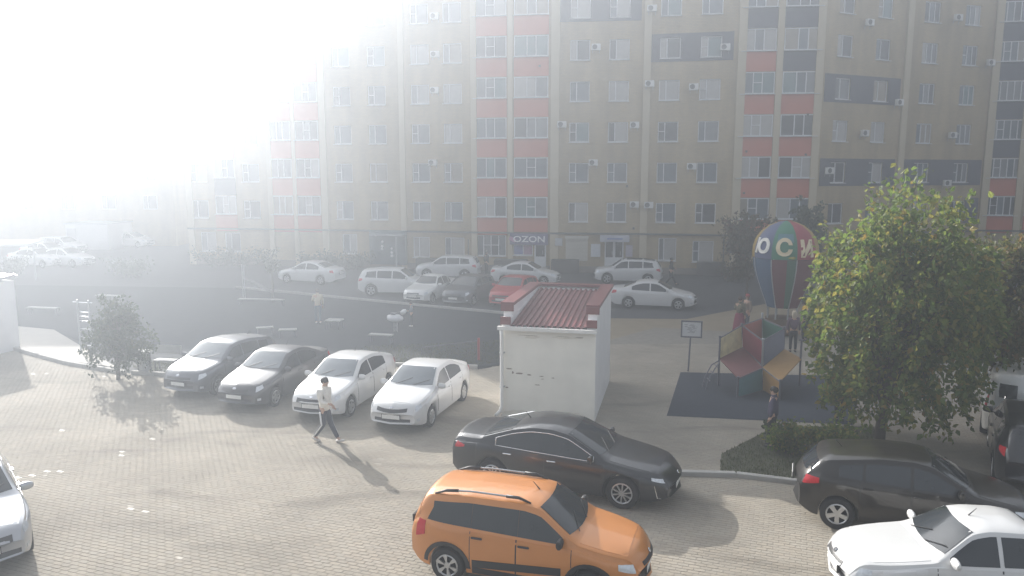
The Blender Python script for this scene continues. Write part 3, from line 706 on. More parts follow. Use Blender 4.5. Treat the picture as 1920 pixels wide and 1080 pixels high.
def add_car(spec, loc, heading, label, cat, paint_m, group='cars parked round the courtyard', detail=2, style='five', rim_m=None, extras=(), name='parked_car', front_m=None, scale=1.0, glassf=None, ws=None):
    c = CARS[spec]; root = thing(name, (loc[0], loc[1], .002), label, cat, group, heading)
    if scale != 1.0: root.scale = (scale,) * 3
    wagon = spec in ('wagon', 'suv', 'hatch', 'van')
    key = spec
    if key not in BODY:
        b = MB(); b.v, b.f, b.m = list(c.V), list(c.Fb), [0] * len(c.Fb)
        u = MB(); u.v, u.f, u.m = list(c.V), list(c.Fu), [0] * len(c.Fu)
        me = b.mesh('body', paint_m, True, 32); um = u.mesh('underbody', BLACK())
        for mm in (me, um):
            bm = bmesh.new(); bm.from_mesh(mm); bmesh.ops.delete(bm, geom=[v for v in bm.verts if not v.link_faces], context='VERTS'); bmesh.ops.recalc_face_normals(bm, faces=bm.faces); bm.to_mesh(mm); bm.free()
        BODY[key] = (me, um)
    o = link('body', BODY[key][0], root); o.material_slots[0].link = 'OBJECT'; o.material_slots[0].material = paint_m
    link('underbody', BODY[key][1], root)
    P = CARP[spec]; gl = GLASS() if not glassf else glassf
    seam = BLACK()
    # ---- screens
    (sa, sb) = P['ws']; za, zb_ = c.zt(sa), c.zt(sb)
    def yw(s, inset): 
        th = c.zt(s) - c.zs(s); t = abs(c.s2x(s)) / (c.L / 2); w = c.W / 2 * (1 - .24 * max(0, (t - .52) / .48) ** 2.6)
        return w - .075 - c.tumb * th - inset
    rows = []
    for k in range(7):
        f = k / 6; s = sa + (sb - sa) * f; y = yw(s, .085)
        rows.append([(c.s2x(s) - .10 * (1 - (1 - (2 * j / 8 - 1) ** 2)) * (1 - f * .4), y * (2 * j / 8 - 1)) for j in range(9)])
    c.put('windscreen', c.down, rows, ws or gl, root, off=.009)
    if detail > 1:
        y = yw(sa, .1)
        mb = MB()
        for yy in (.12, -.42):
            h0 = c.down(c.s2x(sa) - .0, yy); h1 = c.down(c.s2x(sa + (sb - sa) * .35), yy + .42)
            if h0 and h1: mb.tube([h0[0] + h0[1] * .02, h1[0] + h1[1] * .02], .008, 5)
        mb.build('wiper', BLACK(), root)
    (sa, sb) = P['rs']
    if spec == 'van': pass
    elif wagon:
        z0, z1 = P['rz']; rows = []
        for k in range(5):
            z = z0 + (z1 - z0) * k / 4; y = c.W / 2 - .2 - .12 * k / 4
            rows.append([(y * (2 * j / 6 - 1), z) for j in range(7)])
        c.put('rear_window', lambda y, z: c.fr(y, z, -1), rows, gl, root)
    else:
        rows = []
        for k in range(6):
            s = sa + (sb - sa) * k / 5; y = yw(s, .06)
            rows.append([(c.s2x(s), y * (2 * j / 6 - 1)) for j in range(7)])
        c.put('rear_window', c.down, rows, gl, root)
    # ---- side windows, doors, handles
    for sg in (1, -1):
        f = lambda x, z: c.side(x, z, sg)
        for s0, s1 in P['glass']:
            b, t = [], []
            for k in range(9):
                s = s0 + (s1 - s0) * k / 8; zb0 = c.zs(s) + .03; zt0 = max(zb0 + .012, c.zt(s) - P.get('gt', .105))
                sl = P.get('slant', 0)
                b.append((c.s2x(s), zb0)); t.append((c.s2x(s - (sl * (zt0 - zb0) if s == P['glass'][-1][1] else 0)), zt0))
            c.put('window', f, strip(b, t, 4), gl, root)
        for s0, s1 in P['doors']:
            b = [(c.s2x(s), max(c.sill + .14, 0)) for s in lin(s0, s1, 7)]; t = [(c.s2x(s), c.zs(s) - .012) for s in lin(s0, s1, 7)]
            Ra = c.wr + .075
            b = [(x, max([z] + [c.wr + math.sqrt(max(0, Ra * Ra - (x - xw) ** 2)) for xw in (c.xf, c.xr) if abs(x - xw) < Ra])) for x, z in b]
            d = c.put('door', f, strip(b, t, 6), paint_m, root, off=.004, skirt=.01)
            if d:
                if detail > 1:
                    for e in (s0 - .0012, s1 + .0012):                                   # the shut line
                        xx = c.s2x(e); z0 = max(c.sill + .14, 0)
                        if any(abs(xx - xw) < Ra for xw in (c.xf, c.xr)): z0 = c.wr + Ra * .9
                        c.put('shut_line', f, [[(xx - .006, z), (xx + .006, z)] for z in lin(z0, c.zs(e) - .012, 6)], seam, root, off=.0055, skirt=.01)
                h = f(c.s2x(s1 - .03), c.zs(s1 - .03) - .1)
                if h:
                    mb = MB(); mb.box(h[0] + h[1] * .022, (.2, .035, .035)); link('handle', bevelled(mb.mesh('handle', P.get('handle') or paint_m), .012), d)
        # ---- mirrors
        sm = P['mir']; h = f(c.s2x(sm), c.zs(sm) + .06)
        if h:
            mb = MB(); mb.lathe([(0, -.1), (.05, -.085), (.075, -.03), (.08, .03), (.068, .075), (0, .085)], 10, Matrix.Translation(h[0] + Vector((.02, sg * .13, .05))) @ Matrix.Rotation(R(90), 4, 'X') @ Matrix.Diagonal((.72, 1.05, 1.25, 1)))
            mb.box(h[0] + Vector((.01, sg * .03, .0)), (.05, .12, .03)); mb.build('mirror', P.get('mirm') or paint_m, root, True, 40)
        # ---- lamps
        for nm, fs, th0, th1, z0, z1, z2, z3, m in P['lamps']:
            ths = lin(R(th0), R(th1), 9)
            b = [(th, z0 + (z2 - z0) * k / 8) for k, th in enumerate(ths)]; t = [(th, z1 + (z3 - z1) * k / 8) for k, th in enumerate(ths)]
            c.put(nm, lambda th, z: c.cyl(th, z, fs, sg), strip(b, t, 4), m(), root, off=.008)
    # ---- nose and tail: grille, intake, plates
    for nm, fs, y0, z0, z1, m in P['fascia']:
        ys = lin(-y0, y0, 9)
        lift = P.get('smile', 0) if nm == 'grille' else 0
        c.put(nm, lambda y, z: c.fr(y, z, fs), strip([(y, z0 + lift * (y / y0) ** 2) for y in ys], [(y, z1 + lift * (y / y0) ** 2) for y in ys], 3), m(), root, off=.006)
    for fs, z in ((1, P['pz'][0]), (-1, P['pz'][1])):
        h = c.fr(0, z, fs)
        if h:
            mb = MB(); mb.box(h[0] + Vector((fs * .025, 0, 0)), (.03, .52, .112), 0); link('number_plate', bevelled(mb.mesh('number_plate', PLATE()), .006), root)
            mb = MB(); mb.box(h[0] + Vector((fs * .018, 0, 0)), (.03, .55, .14)); mb.build('plate_frame', BLACK(), root)
    h = c.fr(0, P['bz'], 1)
    if h and detail > 1:
        mb = MB(); mb.lathe([(0, .012), (.05, .01), (.06, 0)], 14, Matrix.Translation(h[0] + h[1] * .004) @ h[1].to_track_quat('Z', 'Y').to_matrix().to_4x4() @ Matrix.Diagonal((1, .7, 1, 1))); mb.build('badge', CHROME(), root)
    # ---- bonnet panel with its shut lines, roof antenna
    if detail > 1 and spec != 'van':
        s0, s1 = P['hood']; rows = []
        for k in range(6):
            s = s0 + (s1 - s0) * k / 5; t = abs(c.s2x(s)) / (c.L / 2); w = c.W / 2 * (1 - .24 * max(0, (t - .52) / .48) ** 2.6) - .16
            rows.append([(c.s2x(s), w * (2 * j / 8 - 1)) for j in range(9)])
        c.put('bonnet', c.down, rows, paint_m, root, off=.005, skirt=.01)
        h = c.down(c.s2x(P['ant']), 0)
        if h:
            mb = MB(); mb.tube([h[0], h[0] + Vector((-.12, 0, .13))], [.012, .004], 6); mb.build('antenna', BLACK(), root)
    wheels(c, root, style, rim_m or ALLOY())
    for e in extras: e(c, root, paint_m)
    return root
BODY = {}
CARS = {
 'sedan': Car(4.45, 1.72, 1.47, [(0, .52), (.012, .64), (.03, .74), (.06, .80), (.265, .985), (.43, 1.40), (.50, 1.445), (.60, 1.44), (.68, 1.37), (.845, 1.075), (.965, 1.045), (.985, .97), (1, .72)], [(0, .60), (.05, .70), (.26, .90), (.85, .985), (1, .9)], 2.57, .86, .30),
 'big': Car(4.90, 1.84, 1.45, [(0, .48), (.012, .60), (.03, .70), (.06, .78), (.27, .955), (.44, 1.36), (.52, 1.425), (.61, 1.42), (.69, 1.345), (.845, 1.10), (.955, 1.065), (.98, 1.01), (1, .72)], [(0, .56), (.05, .67), (.27, .875), (.84, .985), (1, .9)], 2.83, .98, .335),
 'lift': Car(4.48, 1.70, 1.47, [(0, .52), (.012, .66), (.03, .75), (.06, .80), (.265, .985), (.43, 1.39), (.50, 1.44), (.62, 1.435), (.72, 1.36), (.90, 1.10), (.965, 1.06), (.985, .98), (1, .72)], [(0, .60), (.05, .71), (.26, .905), (.85, .985), (1, .9)], 2.60, .85, .30),
 'classic': Car(4.35, 1.68, 1.42, [(0, .50), (.012, .62), (.03, .72), (.06, .79), (.30, .92), (.43, 1.33), (.49, 1.385), (.60, 1.385), (.66, 1.34), (.79, 1.00), (.955, .985), (.985, .93), (1, .7)], [(0, .58), (.05, .68), (.29, .855), (.8, .90), (1, .85)], 2.49, .82, .285, tumb=.42),
 'suv': Car(4.35, 1.80, 1.62, [(0, .58), (.012, .76), (.03, .88), (.055, .94), (.25, 1.075), (.40, 1.53), (.47, 1.585), (.72, 1.58), (.90, 1.50), (.925, 1.46), (.975, 1.10), (.985, 1.0), (1, .72)], [(0, .66), (.05, .80), (.25, 1.0), (.93, 1.09), (1, .95)], 2.60, .86, .345, sill=.25, tumb=.3, zend=(.34, .42)),
 'wagon': Car(4.10, 1.70, 1.56, [(0, .55), (.012, .70), (.03, .80), (.06, .86), (.255, 1.01), (.41, 1.46), (.48, 1.51), (.72, 1.515), (.90, 1.46), (.925, 1.42), (.975, 1.05), (.985, .97), (1, .7)], [(0, .62), (.05, .74), (.255, .93), (.93, 1.03), (1, .92)], 2.48, .82, .30, sill=.23, tumb=.28, zend=(.32, .4)),
 'hatch': Car(4.15, 1.76, 1.53, [(0, .55), (.012, .72), (.03, .82), (.06, .88), (.25, 1.03), (.42, 1.44), (.50, 1.495), (.64, 1.485), (.86, 1.36), (.90, 1.29), (.965, 1.02), (.985, .93), (1, .7)], [(0, .62), (.05, .75), (.25, .95), (.9, 1.06), (1, .92)], 2.55, .83, .32, sill=.22, tumb=.32),
 'van': Car(4.4, 1.82, 1.86, [(0, .55), (.012, .72), (.03, .84), (.06, .90), (.19, 1.04), (.36, 1.72), (.44, 1.80), (.8, 1.815), (.95, 1.80), (.985, 1.72), (1, 1.1)], [(0, .62), (.05, .78), (.19, .98), (.95, 1.08), (1, .95)], 2.7, .85, .32, sill=.24, tumb=.14),
}
GR = lambda: mat('grille_dark', (.025, .025, .028), rough=.4, var=.3, scale=30)
head = lambda z0=.62, z1=.76, z2=.70, z3=.80, a=15, b=72: ('headlight', 1, a, b, z0, z1, z2, z3, LENS)
tail = lambda z0=.78, z1=.96, z2=.84, z3=.95, a=18, b=70: ('tail_light', -1, a, b, z0, z1, z2, z3, TAIL)
fogl = ('fog_light', 1, 22, 42, .36, .43, .36, .43, LENS)
CARP = {
 'sedan': dict(ws=(.275, .425), rs=(.695, .83), glass=[(.325, .515), (.53, .735)], doors=[(.285, .52), (.525, .725)], mir=.33, lamps=[head(), tail(), fogl], fascia=[('grille', 1, .44, .60, .685, GR), ('intake', 1, .52, .34, .42, GR), ('tail_strip', -1, .3, .86, .9, CHROME)], pz=(.48, .74), bz=.72, hood=(.055, .25), ant=.62, smile=.03),
 'big': dict(ws=(.28, .435), rs=(.70, .83), glass=[(.335, .5395), (.5405, .76)], doors=[(.29, .535), (.54, .735)], mir=.335, lamps=[head(.60, .68, .66, .71, 12, 75), tail(.80, .93, .86, .90, 20, 78)], fascia=[('grille', 1, .5, .42, .56, GR), ('tail_strip', -1, .5, .88, .91, CHROME)], pz=(.42, .74), bz=.62, hood=(.06, .26), ant=.66),
 'lift': dict(ws=(.275, .425), rs=(.735, .885), glass=[(.325, .515), (.53, .745)], doors=[(.285, .52), (.525, .725)], mir=.33, lamps=[head(.63, .76, .68, .77, 20, 66), tail(), fogl], fascia=[('grille', 1, .46, .58, .69, GR), ('intake', 1, .58, .33, .41, GR)], pz=(.49, .74), bz=.735, hood=(.055, .25), ant=.62, smile=.0),
 'classic': dict(ws=(.31, .425), rs=(.67, .78), glass=[(.345, .51), (.525, .655), (.668, .71)], doors=[(.30, .515), (.52, .69)], mir=.355, lamps=[head(.55, .69, .60, .70, 18, 62), tail()], fascia=[('grille', 1, .36, .56, .65, GR), ('intake', 1, .42, .34, .42, GR)], pz=(.47, .72), bz=.68, hood=(.055, .285), ant=.47),
 'suv': dict(ws=(.26, .395), rs=(.93, .97), rz=(1.13, 1.43), glass=[(.31, .50), (.515, .71), (.725, .875)], doors=[(.27, .505), (.51, .72)], mir=.315, lamps=[head(.70, .86, .80, .88), tail(.86, 1.05, .94, 1.04), fogl], fascia=[('grille', 1, .5, .62, .80, GR), ('intake', 1, .5, .38, .48, GR), ('roof_spoiler', -1, .5, 1.47, 1.5, GR)], pz=(.54, .86), bz=.8, hood=(.055, .24), ant=.8, handle=None, slant=.1),
 'wagon': dict(ws=(.265, .405), rs=(.93, .97), rz=(1.08, 1.37), glass=[(.315, .4992), (.5, .6992), (.70, .90)], doors=[(.275, .50), (.505, .70)], mir=.32, lamps=[head(.60, .74, .67, .76, 12, 68), tail(.72, 1.03, .8, 1.03, 30, 72), fogl], fascia=[('grille', 1, .4, .58, .70, GR), ('intake', 1, .5, .36, .46, GR)], pz=(.5, .8), bz=.72, hood=(.06, .245), ant=.46, slant=.12),
 'hatch': dict(ws=(.26, .415), rs=(.91, .96), rz=(1.05, 1.28), glass=[(.315, .50), (.515, .70), (.715, .815)], doors=[(.27, .505), (.51, .72)], mir=.32, lamps=[head(.64, .80, .74, .82), tail(.82, 1.0, .9, 1.0, 15, 80), fogl], fascia=[('grille', 1, .46, .6, .72, GR), ('intake', 1, .5, .36, .46, GR)], pz=(.5, .8), bz=.77, hood=(.055, .24), ant=.8),
 'van': dict(ws=(.2, .35), rs=(.9, .95), rz=(1.2, 1.5), glass=[(.25, .41), (.43, .60)], doors=[(.22, .42), (.425, .66)], mir=.25, lamps=[head(.66, .86, .78, .88), tail(.8, 1.3, .8, 1.3, 30, 62)], fascia=[('grille', 1, .45, .62, .76, GR)], pz=(.5, .85), bz=.8, hood=(.05, .18), ant=.7),
}
for k in ('wagon',): CARP[k]['handle'] = BLACK(); CARP[k]['mirm'] = BLACK()
CARP['big']['handle'] = CHROME()
CARP['classic']['gt'] = .075
# ---- extras
def roof_rails(c, root, pm, m=None):
    for sg in (1, -1):
        pts = []
        for s in lin(.46, .88, 9):
            w = c.W / 2 - .075 - c.tumb * (c.zt(s) - c.zs(s)) - .09; h = c.down(c.s2x(s), sg * w)
            if h: pts.append(h[0] + Vector((0, 0, .055)))
        mb = MB(); mb.tube(pts[1:-1], .018, 6); o = mb.build('roof_rail', m or STEEL(), root, True)
        for a, b in ((0, 2), (len(pts) - 3, len(pts) - 1)):
            q = MB(); pp = [Vector(p) for p in pts[a:b + 1]]; pp[0 if a == 0 else -1].z -= .05; q.tube(pp, [.014, .028, .03] if a == 0 else [.03, .028, .014], 8); q.build('rail_foot', BLACK(), o, True)
def cladding(c, root, pm):
    for sg in (1, -1):
        f = lambda x, z: c.side(x, z, sg)
        for xw in (c.xf, c.xr):
            Ra = c.wr + .058; rows = []
            for k in range(4):
                rr = Ra + .012 + k * .024; rows.append([(xw + rr * math.cos(a), c.wr + rr * math.sin(a)) for a in lin(R(4), R(176), 17)])
            c.put('arch_trim', f, rows, BLACK(), root, off=.012)
        xa, xb = c.xf - c.wr - .17, c.xr + c.wr + .17
        c.put('side_moulding', f, strip([(x, .47 - .02 * k) for k, x in enumerate(lin(xa, xb, 6))], [(x, .60 - .02 * k) for k, x in enumerate(lin(xa, xb, 6))], 3), BLACK(), root, off=.014)
        c.put('sill_trim', f, strip([(x, c.sill + .03) for x in lin(xa, xb, 6)], [(x, c.sill + .14) for x in lin(xa, xb, 6)], 3), BLACK(), root, off=.012)
    for fs in (1, -1):
        c.put('bumper_trim', lambda y, z: c.fr(y, z, fs), strip([(y, .40) for y in lin(-.6, .6, 7)], [(y, .5) for y in lin(-.6, .6, 7)], 3), BLACK(), root, off=.008)
def chrome_line(c, root, pm):
    for sg in (1, -1):
        pts = []; f = lambda s, z: c.side(c.s2x(s), z, sg)
        S = lin(.325, .765, 20)
        lo = [f(s, c.zs(s) + .02) for s in S]; hi = [f(s, max(c.zs(s) + .03, c.zt(s) - .088)) for s in S[::-1]]
        pts = [h[0] + h[1] * .008 for h in lo + hi if h]; pts.append(pts[0])
        MB().tube(pts, .011, 5).build('window_trim', CHROME(), root, True)
        # long blade shaped lamp surround low on the nose
        q = [c.cyl(R(a), z, 1, sg) for a, z in ((28, .30), (44, .31), (60, .56))]
        q = [h[0] + h[1] * .012 for h in q if h]
        if len(q) == 3: MB().tube(q, [.008, .016, .006], 5).build('bumper_blade', CHROME(), root)
        h0 = [c.down(c.s2x(s), sg * (c.W / 2 - .075 - c.tumb * (c.zt(s) - c.zs(s)) - .03)) for s in lin(.69, .83, 5)]
        h0 = [h[0] + h[1] * .008 for h in h0 if h]
        MB().tube(h0, .008, 5).build('roof_trim', STEEL(), root)
def black_roof(c, root, pm):
    rows = []
    for s in lin(.425, .885, 8):
        y = c.W / 2 - .075 - c.tumb * (c.zt(s) - c.zs(s)) - .05; rows.append([(c.s2x(s), y * (2 * j / 6 - 1)) for j in range(7)])
    c.put('roof_panel', c.down, rows, BLACK(), root)
def van_rear(c, root, pm):
    f = lambda y, z: c.fr(y, z, -1)
    for a, b in ((-.76, -.01), (.01, .76)):
        d = c.put('rear_door', f, strip([(y, .45) for y in lin(a, b, 4)], [(y, 1.68) for y in lin(a, b, 4)], 6), pm, root, off=.012)
        c.put('rear_window', f, strip([(y, 1.25) for y in lin(a + .1, b - .1, 4)], [(y, 1.6) for y in lin(a + .1, b - .1, 4)], 3), GLASS(), root, off=.018)
        if d:
            h = f((a + b) / 2, .98); mb = MB(); mb.lathe([(.07, 0), (.1, .012), (.12, 0)], 16, Matrix.Translation(h[0]) @ Matrix.Rotation(R(-90), 4, 'Y')); mb.build('badge', mat('badge_grey', (.2, .2, .21), rough=.4), d)
            mb = MB(); mb.box(h[0] + Vector((-.02, .22, -.12)), (.04, .16, .05)); mb.build('handle', BLACK(), d)
def trunk_spoiler(c, root, pm):
    rows = [[(c.s2x(s), y) for y in lin(-.6, .6, 7)] for s in lin(.945, .965, 3)]
    c.put('spoiler', c.down, rows, pm, root, off=.05, skirt=.0)

def by_wheels(spec, rear, front, side=-1, z=.3, scale=1.):
    """location and heading from the photo pixels of the near side's wheel hubs (side -1: the right flank faces us)"""
    c = CARS[spec]; A, B = G(*rear, z), G(*front, z); d = (B - A); h = math.atan2(d.y, d.x); mid = (A + B) / 2
    n = Vector((-math.sin(h), math.cos(h))); off = (c.W / 2 - .06) * scale
    ctr = Vector(mid[:2]) - n * side * off - Vector((math.cos(h), math.sin(h))) * ((c.xf + c.xr) / 2) * scale
    return (ctr.x, ctr.y), h
WHITE = paint('white', (.60, .60, .595)); OFFW = paint('off_white', (.70, .70, .68)); DGREY = paint('dark_grey', (.06, .06, .065), rough=.36, metal=.6); BLK = paint('black', (.006, .0065, .009))
ORANGE = paint('orange', (.58, .22, .05), rough=.32, metal=.15); RED = paint('red', (.42, .03, .035)); SILV = paint('silver', (.42, .43, .45), metal=.5); GREYB = paint('grey_blue', (.11, .115, .13), rough=.36, metal=.6)
WSL = mat('windscreen_skyglow', (.15, .17, .185), rough=.1, var=.3, scale=2.5, spec=.8)  # paler copy of the glass: bright sky on the screens put into its colour
lh = by_wheels('sedan', (869, 734), (808, 781), 1); add_car('sedan', *lh, 'white sedan with four round fog lamps at the right end of the sunlit row', 'car', WHITE, style='cover', ws=WSL)
lh = by_wheels('lift', (733, 692), (645, 747), 1); lh = ((-5.08, 22.9), R(-105)); add_car('lift', *lh, 'white liftback parked behind the walking person in the pale jacket', 'car', WHITE, ws=WSL)
add_car('sedan', (-7.52, 23.85), R(-107), 'dark grey sedan second from the left in the sunlit row', 'car', DGREY, ws=WSL)
add_car('hatch', (-9.68, 25.0), R(-110), 'dark hatchback leftmost in the sunlit row, its bonnet shining white', 'car', GREYB, ws=WSL)
lh = by_wheels('big', (920, 890), (1170, 927), -1, .33, 1.03); add_car('big', lh[0], lh[1], 'black sedan with chrome window trim in front of the kiosk', 'car', BLK, style='ten', extras=[chrome_line], scale=1.03)
lh = by_wheels('wagon', (838, 1064), (1116, 1101), -1, .3); add_car('wagon', lh[0], R(-18), 'orange station wagon with roof rails and black cladding in the foreground', 'car', ORANGE, style='twin', extras=[roof_rails, cladding])
add_car('classic', (7.6, 11.8), R(173), 'white sedan in the bottom right corner, nose to the left', 'car', WHITE, style='cover')
add_car('lift', (-10.5, 13.95), R(-50), 'silver car cut off by the left edge in the foreground', 'car', SILV)
lh = by_wheels('hatch', (1587, 958), (1794, 1003), -1, .32); add_car('hatch', (lh[0][0], lh[0][1]), R(-21), 'black crossover with a bright red tail light under the tree', 'car', paint('black_reflect_brown', (.02, .017, .014), metal=.4))  # brown tint stands in for surroundings mirrored in black paint
add_car('van', (14.25, 20.6), R(55), 'white van with grey emblem on its rear doors at the right edge', 'van', OFFW, extras=[van_rear])
add_car('suv', (12.35, 17.3), R(60), 'dark car with red tail light at the right edge below the van', 'car', BLK)
# the row by the building
add_car('sedan', tuple(G(585, 530))[:2], R(160), 'hazy white sedan farthest left by the shrubs before the building', 'car', WHITE, detail=1)
lh = by_wheels('suv', (692, 543), (768, 548), -1, .34); add_car('suv', lh[0], R(-6), 'white crossover left of the two white cars, tail to the left', 'car', WHITE, detail=1)
lh = by_wheels('suv', (868, 517), (796, 514), 1, .34); add_car('suv', lh[0], R(172), 'white crossover right behind the white boxy sedan, nose to the left', 'car', WHITE, detail=1)
add_car('classic', (-4.55, 42.7), R(-112), 'white boxy sedan facing us beside the dark grey car', 'car', OFFW, detail=1)
add_car('hatch', (-2.35, 41.7), R(-112), 'dark grey car facing us between the white boxy sedan and the red car', 'car', GREYB, detail=1)
add_car('hatch', (.15, 41.3), R(-112), 'red car partly hidden behind the kiosk roof', 'car', RED, detail=1)
lh = by_wheels('sedan', (941, 524), (1014, 529), -1); add_car('sedan', lh[0], R(-14), 'white sedan with a boot spoiler in front of the violet shop sign', 'car', WHITE, detail=1, extras=[trunk_spoiler])
lh = by_wheels('suv', (1215, 525), (1137, 523), 1, .34); add_car('suv', lh[0], R(170), 'white crossover with black roof before the white double door', 'car', WHITE, detail=1, extras=[black_roof])
lh = by_wheels('sedan', (1178, 566), (1255, 573), -1); add_car('sedan', lh[0], R(-14), 'white sedan whose tail is hidden by the kiosk', 'car', WHITE, detail=1)
for px, py, l, spec in ((88, 486, 'hazy pale car in the far lot nearest to the left edge', 'sedan'), (118, 477, 'hazy pale car second in the far left lot', 'suv'), (248, 463, 'hazy white car far left just right of the white box building', 'sedan'), (70, 500, 'hazy pale car nearest to us in the far left lot', 'sedan'), (125, 499, 'hazy pale car right of the nearest one in the far left lot', 'sedan')):
    add_car(spec, tuple(G(px, py))[:2], R(-15), l, 'car', OFFW, detail=1, group='cars in the far left lot')
# ================================================================== KIOSK (small brick service building)
ka = math.atan2(-.59, 2.65); kt = Vector((math.cos(ka), math.sin(ka))); kn = Vector((-kt.y, kt.x))
KO = Vector((-.30, 21.40)); KW, KD = 2.70, 4.55
kio = thing('service_kiosk', (KO.x, KO.y, 0), 'small whitewashed service building with maroon ribbed roof behind the black sedan', 'service building', rz=ka)
PLAS = mat('plaster_white', (.80, .775, .70), rough=.9, var=.16, scale=1.3, bump=.15, detail=9); PLAS2 = mat('plaster_grey', (.76, .75, .75), rough=.9, var=.1, scale=1.6, bump=.15, detail=9)
MAR = mat('maroon_metal', (.16, .042, .045), rough=.4, var=.15, scale=2); WPIPE = mat('white_pipe', (.74, .73, .70), rough=.4, var=.06)
mb = MB(); mb.box((KW / 2, .1, 1.29), (KW - .004, .2, 2.62)); mb.build('front_wall', PLAS, kio)
def side_wall(x0, x1):
    m = MB(); pr = [(0.004, 0), (KD, 0), (KD, 3.22), (.28, 3.22), (.28, 2.9), (.004, 2.9)]; n = len(pr)
    m.add([(x0, y, z) for y, z in pr] + [(x1, y, z) for y, z in pr], [tuple(range(n)), tuple(range(2 * n - 1, n - 1, -1))] + [(i, n + i, n + (i + 1) % n, (i + 1) % n) for i in range(n)]); return m
side_wall(KW - .26, KW).build('side_wall', PLAS2, kio); side_wall(0, .26).build('side_wall', PLAS2, kio)
mb = MB(); mb.box((KW / 2, KD - .12, 1.58), (KW - .53, .24, 3.2)); mb.build('back_wall', PLAS2, kio)
for x in (.12, KW - .12):
    mb = MB(); mb.box((x, KD / 2 + .12, 3.275), (.38, KD - .2, .09)); mb.box((x, .215, 3.16), (.38, .03, .2)); c_ = mb.build('parapet_cap', MAR, kio)
    mb = MB(); mb.box((x, .0, 2.82), (.30, .06, .22)); mb.build('corner_flashing', MAR, kio)
mb = MB(); mb.box((KW / 2, KD - .1, 3.27), (KW - .62, .3, .08)); mb.build('parapet_cap', MAR, kio)
# ribbed roof sheet
mb = MB(); x0, x1, y0, y1, z0, z1 = .262, KW - .262, -.08, KD - .245, 2.68, 3.12; nr = 13; pw = (x1 - x0) / nr
for i in range(nr):
    a = x0 + i * pw; xs = [(a, 0), (a + pw * .35, 0), (a + pw * .47, .055), (a + pw * .85, .055), (a + pw * .97, 0), (a + pw, 0)]
    for (p, h), (q, g) in zip(xs[:-1], xs[1:]): mb.quad((p, y0, z0 + h), (q, y0, z0 + g), (q, y1, z1 + g), (p, y1, z1 + h))
mb.build('roof_sheet', MAR, kio)
mb = MB(); mb.box((KW / 2 - .02, -.13, 2.63), (KW + .12, .14, .10)); g_ = mb.build('gutter', WPIPE, kio)
mb = MB(); mb.tube([(.03, -.13, 2.58), (.03, -.09, 2.35), (.03, -.09, .32), (-.02, -.14, .18), (-.12, -.26, .08)], .055, 10); mb.build('downpipe', WPIPE, kio, True)
mb = MB()
for z in (.9, 1.9): mb.box((.03, -.05, z), (.15, .12, .03))
mb.build('pipe_clamp', STEEL(), kio)
STAIN = mat('plaster_stain', (.30, .25, .2), rough=.95, var=.4, scale=9)
for (x, z, w, h) in ((.22, 1.42, .2, .04), (.33, 1.31, .08, .1), (.52, 1.3, .24, .05), (.82, 1.27, .16, .05), (1.18, 1.25, .16, .03), (1.5, 1.22, .1, .03), (1.05, .99, .22, .03), (.16, .86, .12, .05), (1.2, 1.17, .12, .02), (2.25, 2.42, .3, .03), (1.75, 2.43, .5, .012), (.75, 2.42, .9, .015)):
    n = 7; pts = [(x + w / 2 * math.cos(6.28 * k / n) * rnd.uniform(.6, 1.1), -.004, z + h / 2 * math.sin(6.28 * k / n) * rnd.uniform(.6, 1.1)) for k in range(n)]; mb = MB().add(pts, [tuple(range(n))]); mb.build('plaster_patch', STAIN, kio)

GRIME = mat('plaster_grime', (.70, .665, .58), rough=.95, var=.25, scale=5, detail=9)
for (x, z, w, h) in ((.5, .12, .9, .2), (1.3, .1, 1.0, .14), (2.1, .14, .9, .24), (.9, 2.38, .5, .10), (1.9, 2.4, .9, .08)):
    n = 16; pts = [(min(KW - .01, max(.01, x + w / 2 * math.cos(6.283 * k / n) * rnd.uniform(.55, 1.15))), -.0025, max(.02, z + h / 2 * math.sin(6.283 * k / n) * rnd.uniform(.55, 1.15))) for k in range(n)]
    mb = MB().add(pts, [tuple(range(n))]); mb.build('plaster_patch', GRIME, kio)

# ================================================================== INFORMATION SIGN
p = G(1290, 696); isg = thing('information_sign', p, 'white information board in dark frame on a thin leaning post', 'sign', rz=R(-12))
PST = mat('post_dark', (.12, .12, .15), rough=.5)
tp = AT(1295, 633, p.y) - p; tp.y = 0
mb = MB(); mb.tube([(0, 0, -.05), (tp.x * .9, 0, tp.z)], .03, 8); mb.build('post', PST, isg)
bz = AT(1295, 617, p.y).z
brd = link('board', bevelled(MB().box((0, 0, 0), (.66, .04, .56)).mesh('board', mat('board_face', (.60, .61, .63), rough=.35, var=.05)), .004), isg, (tp.x + .02, 0, bz))
mb = MB()
for a, b in (((0, .0, .28), (.74, .06, .05)), ((0, .0, -.28), (.74, .06, .05)), ((-.345, 0, 0), (.05, .06, .52)), ((.345, 0, 0), (.05, .06, .52))): mb.box(a, b)
mb.build('frame', PST, brd)
mb = MB()
for k in range(9):
    for j in range(3): mb.box((rnd.uniform(-.2, .2), -.022, .16 - .035 * k), (rnd.uniform(.03, .14), .004, .012))
mb.build('print', mat('print_grey', (.2, .2, .22), rough=.6), brd)

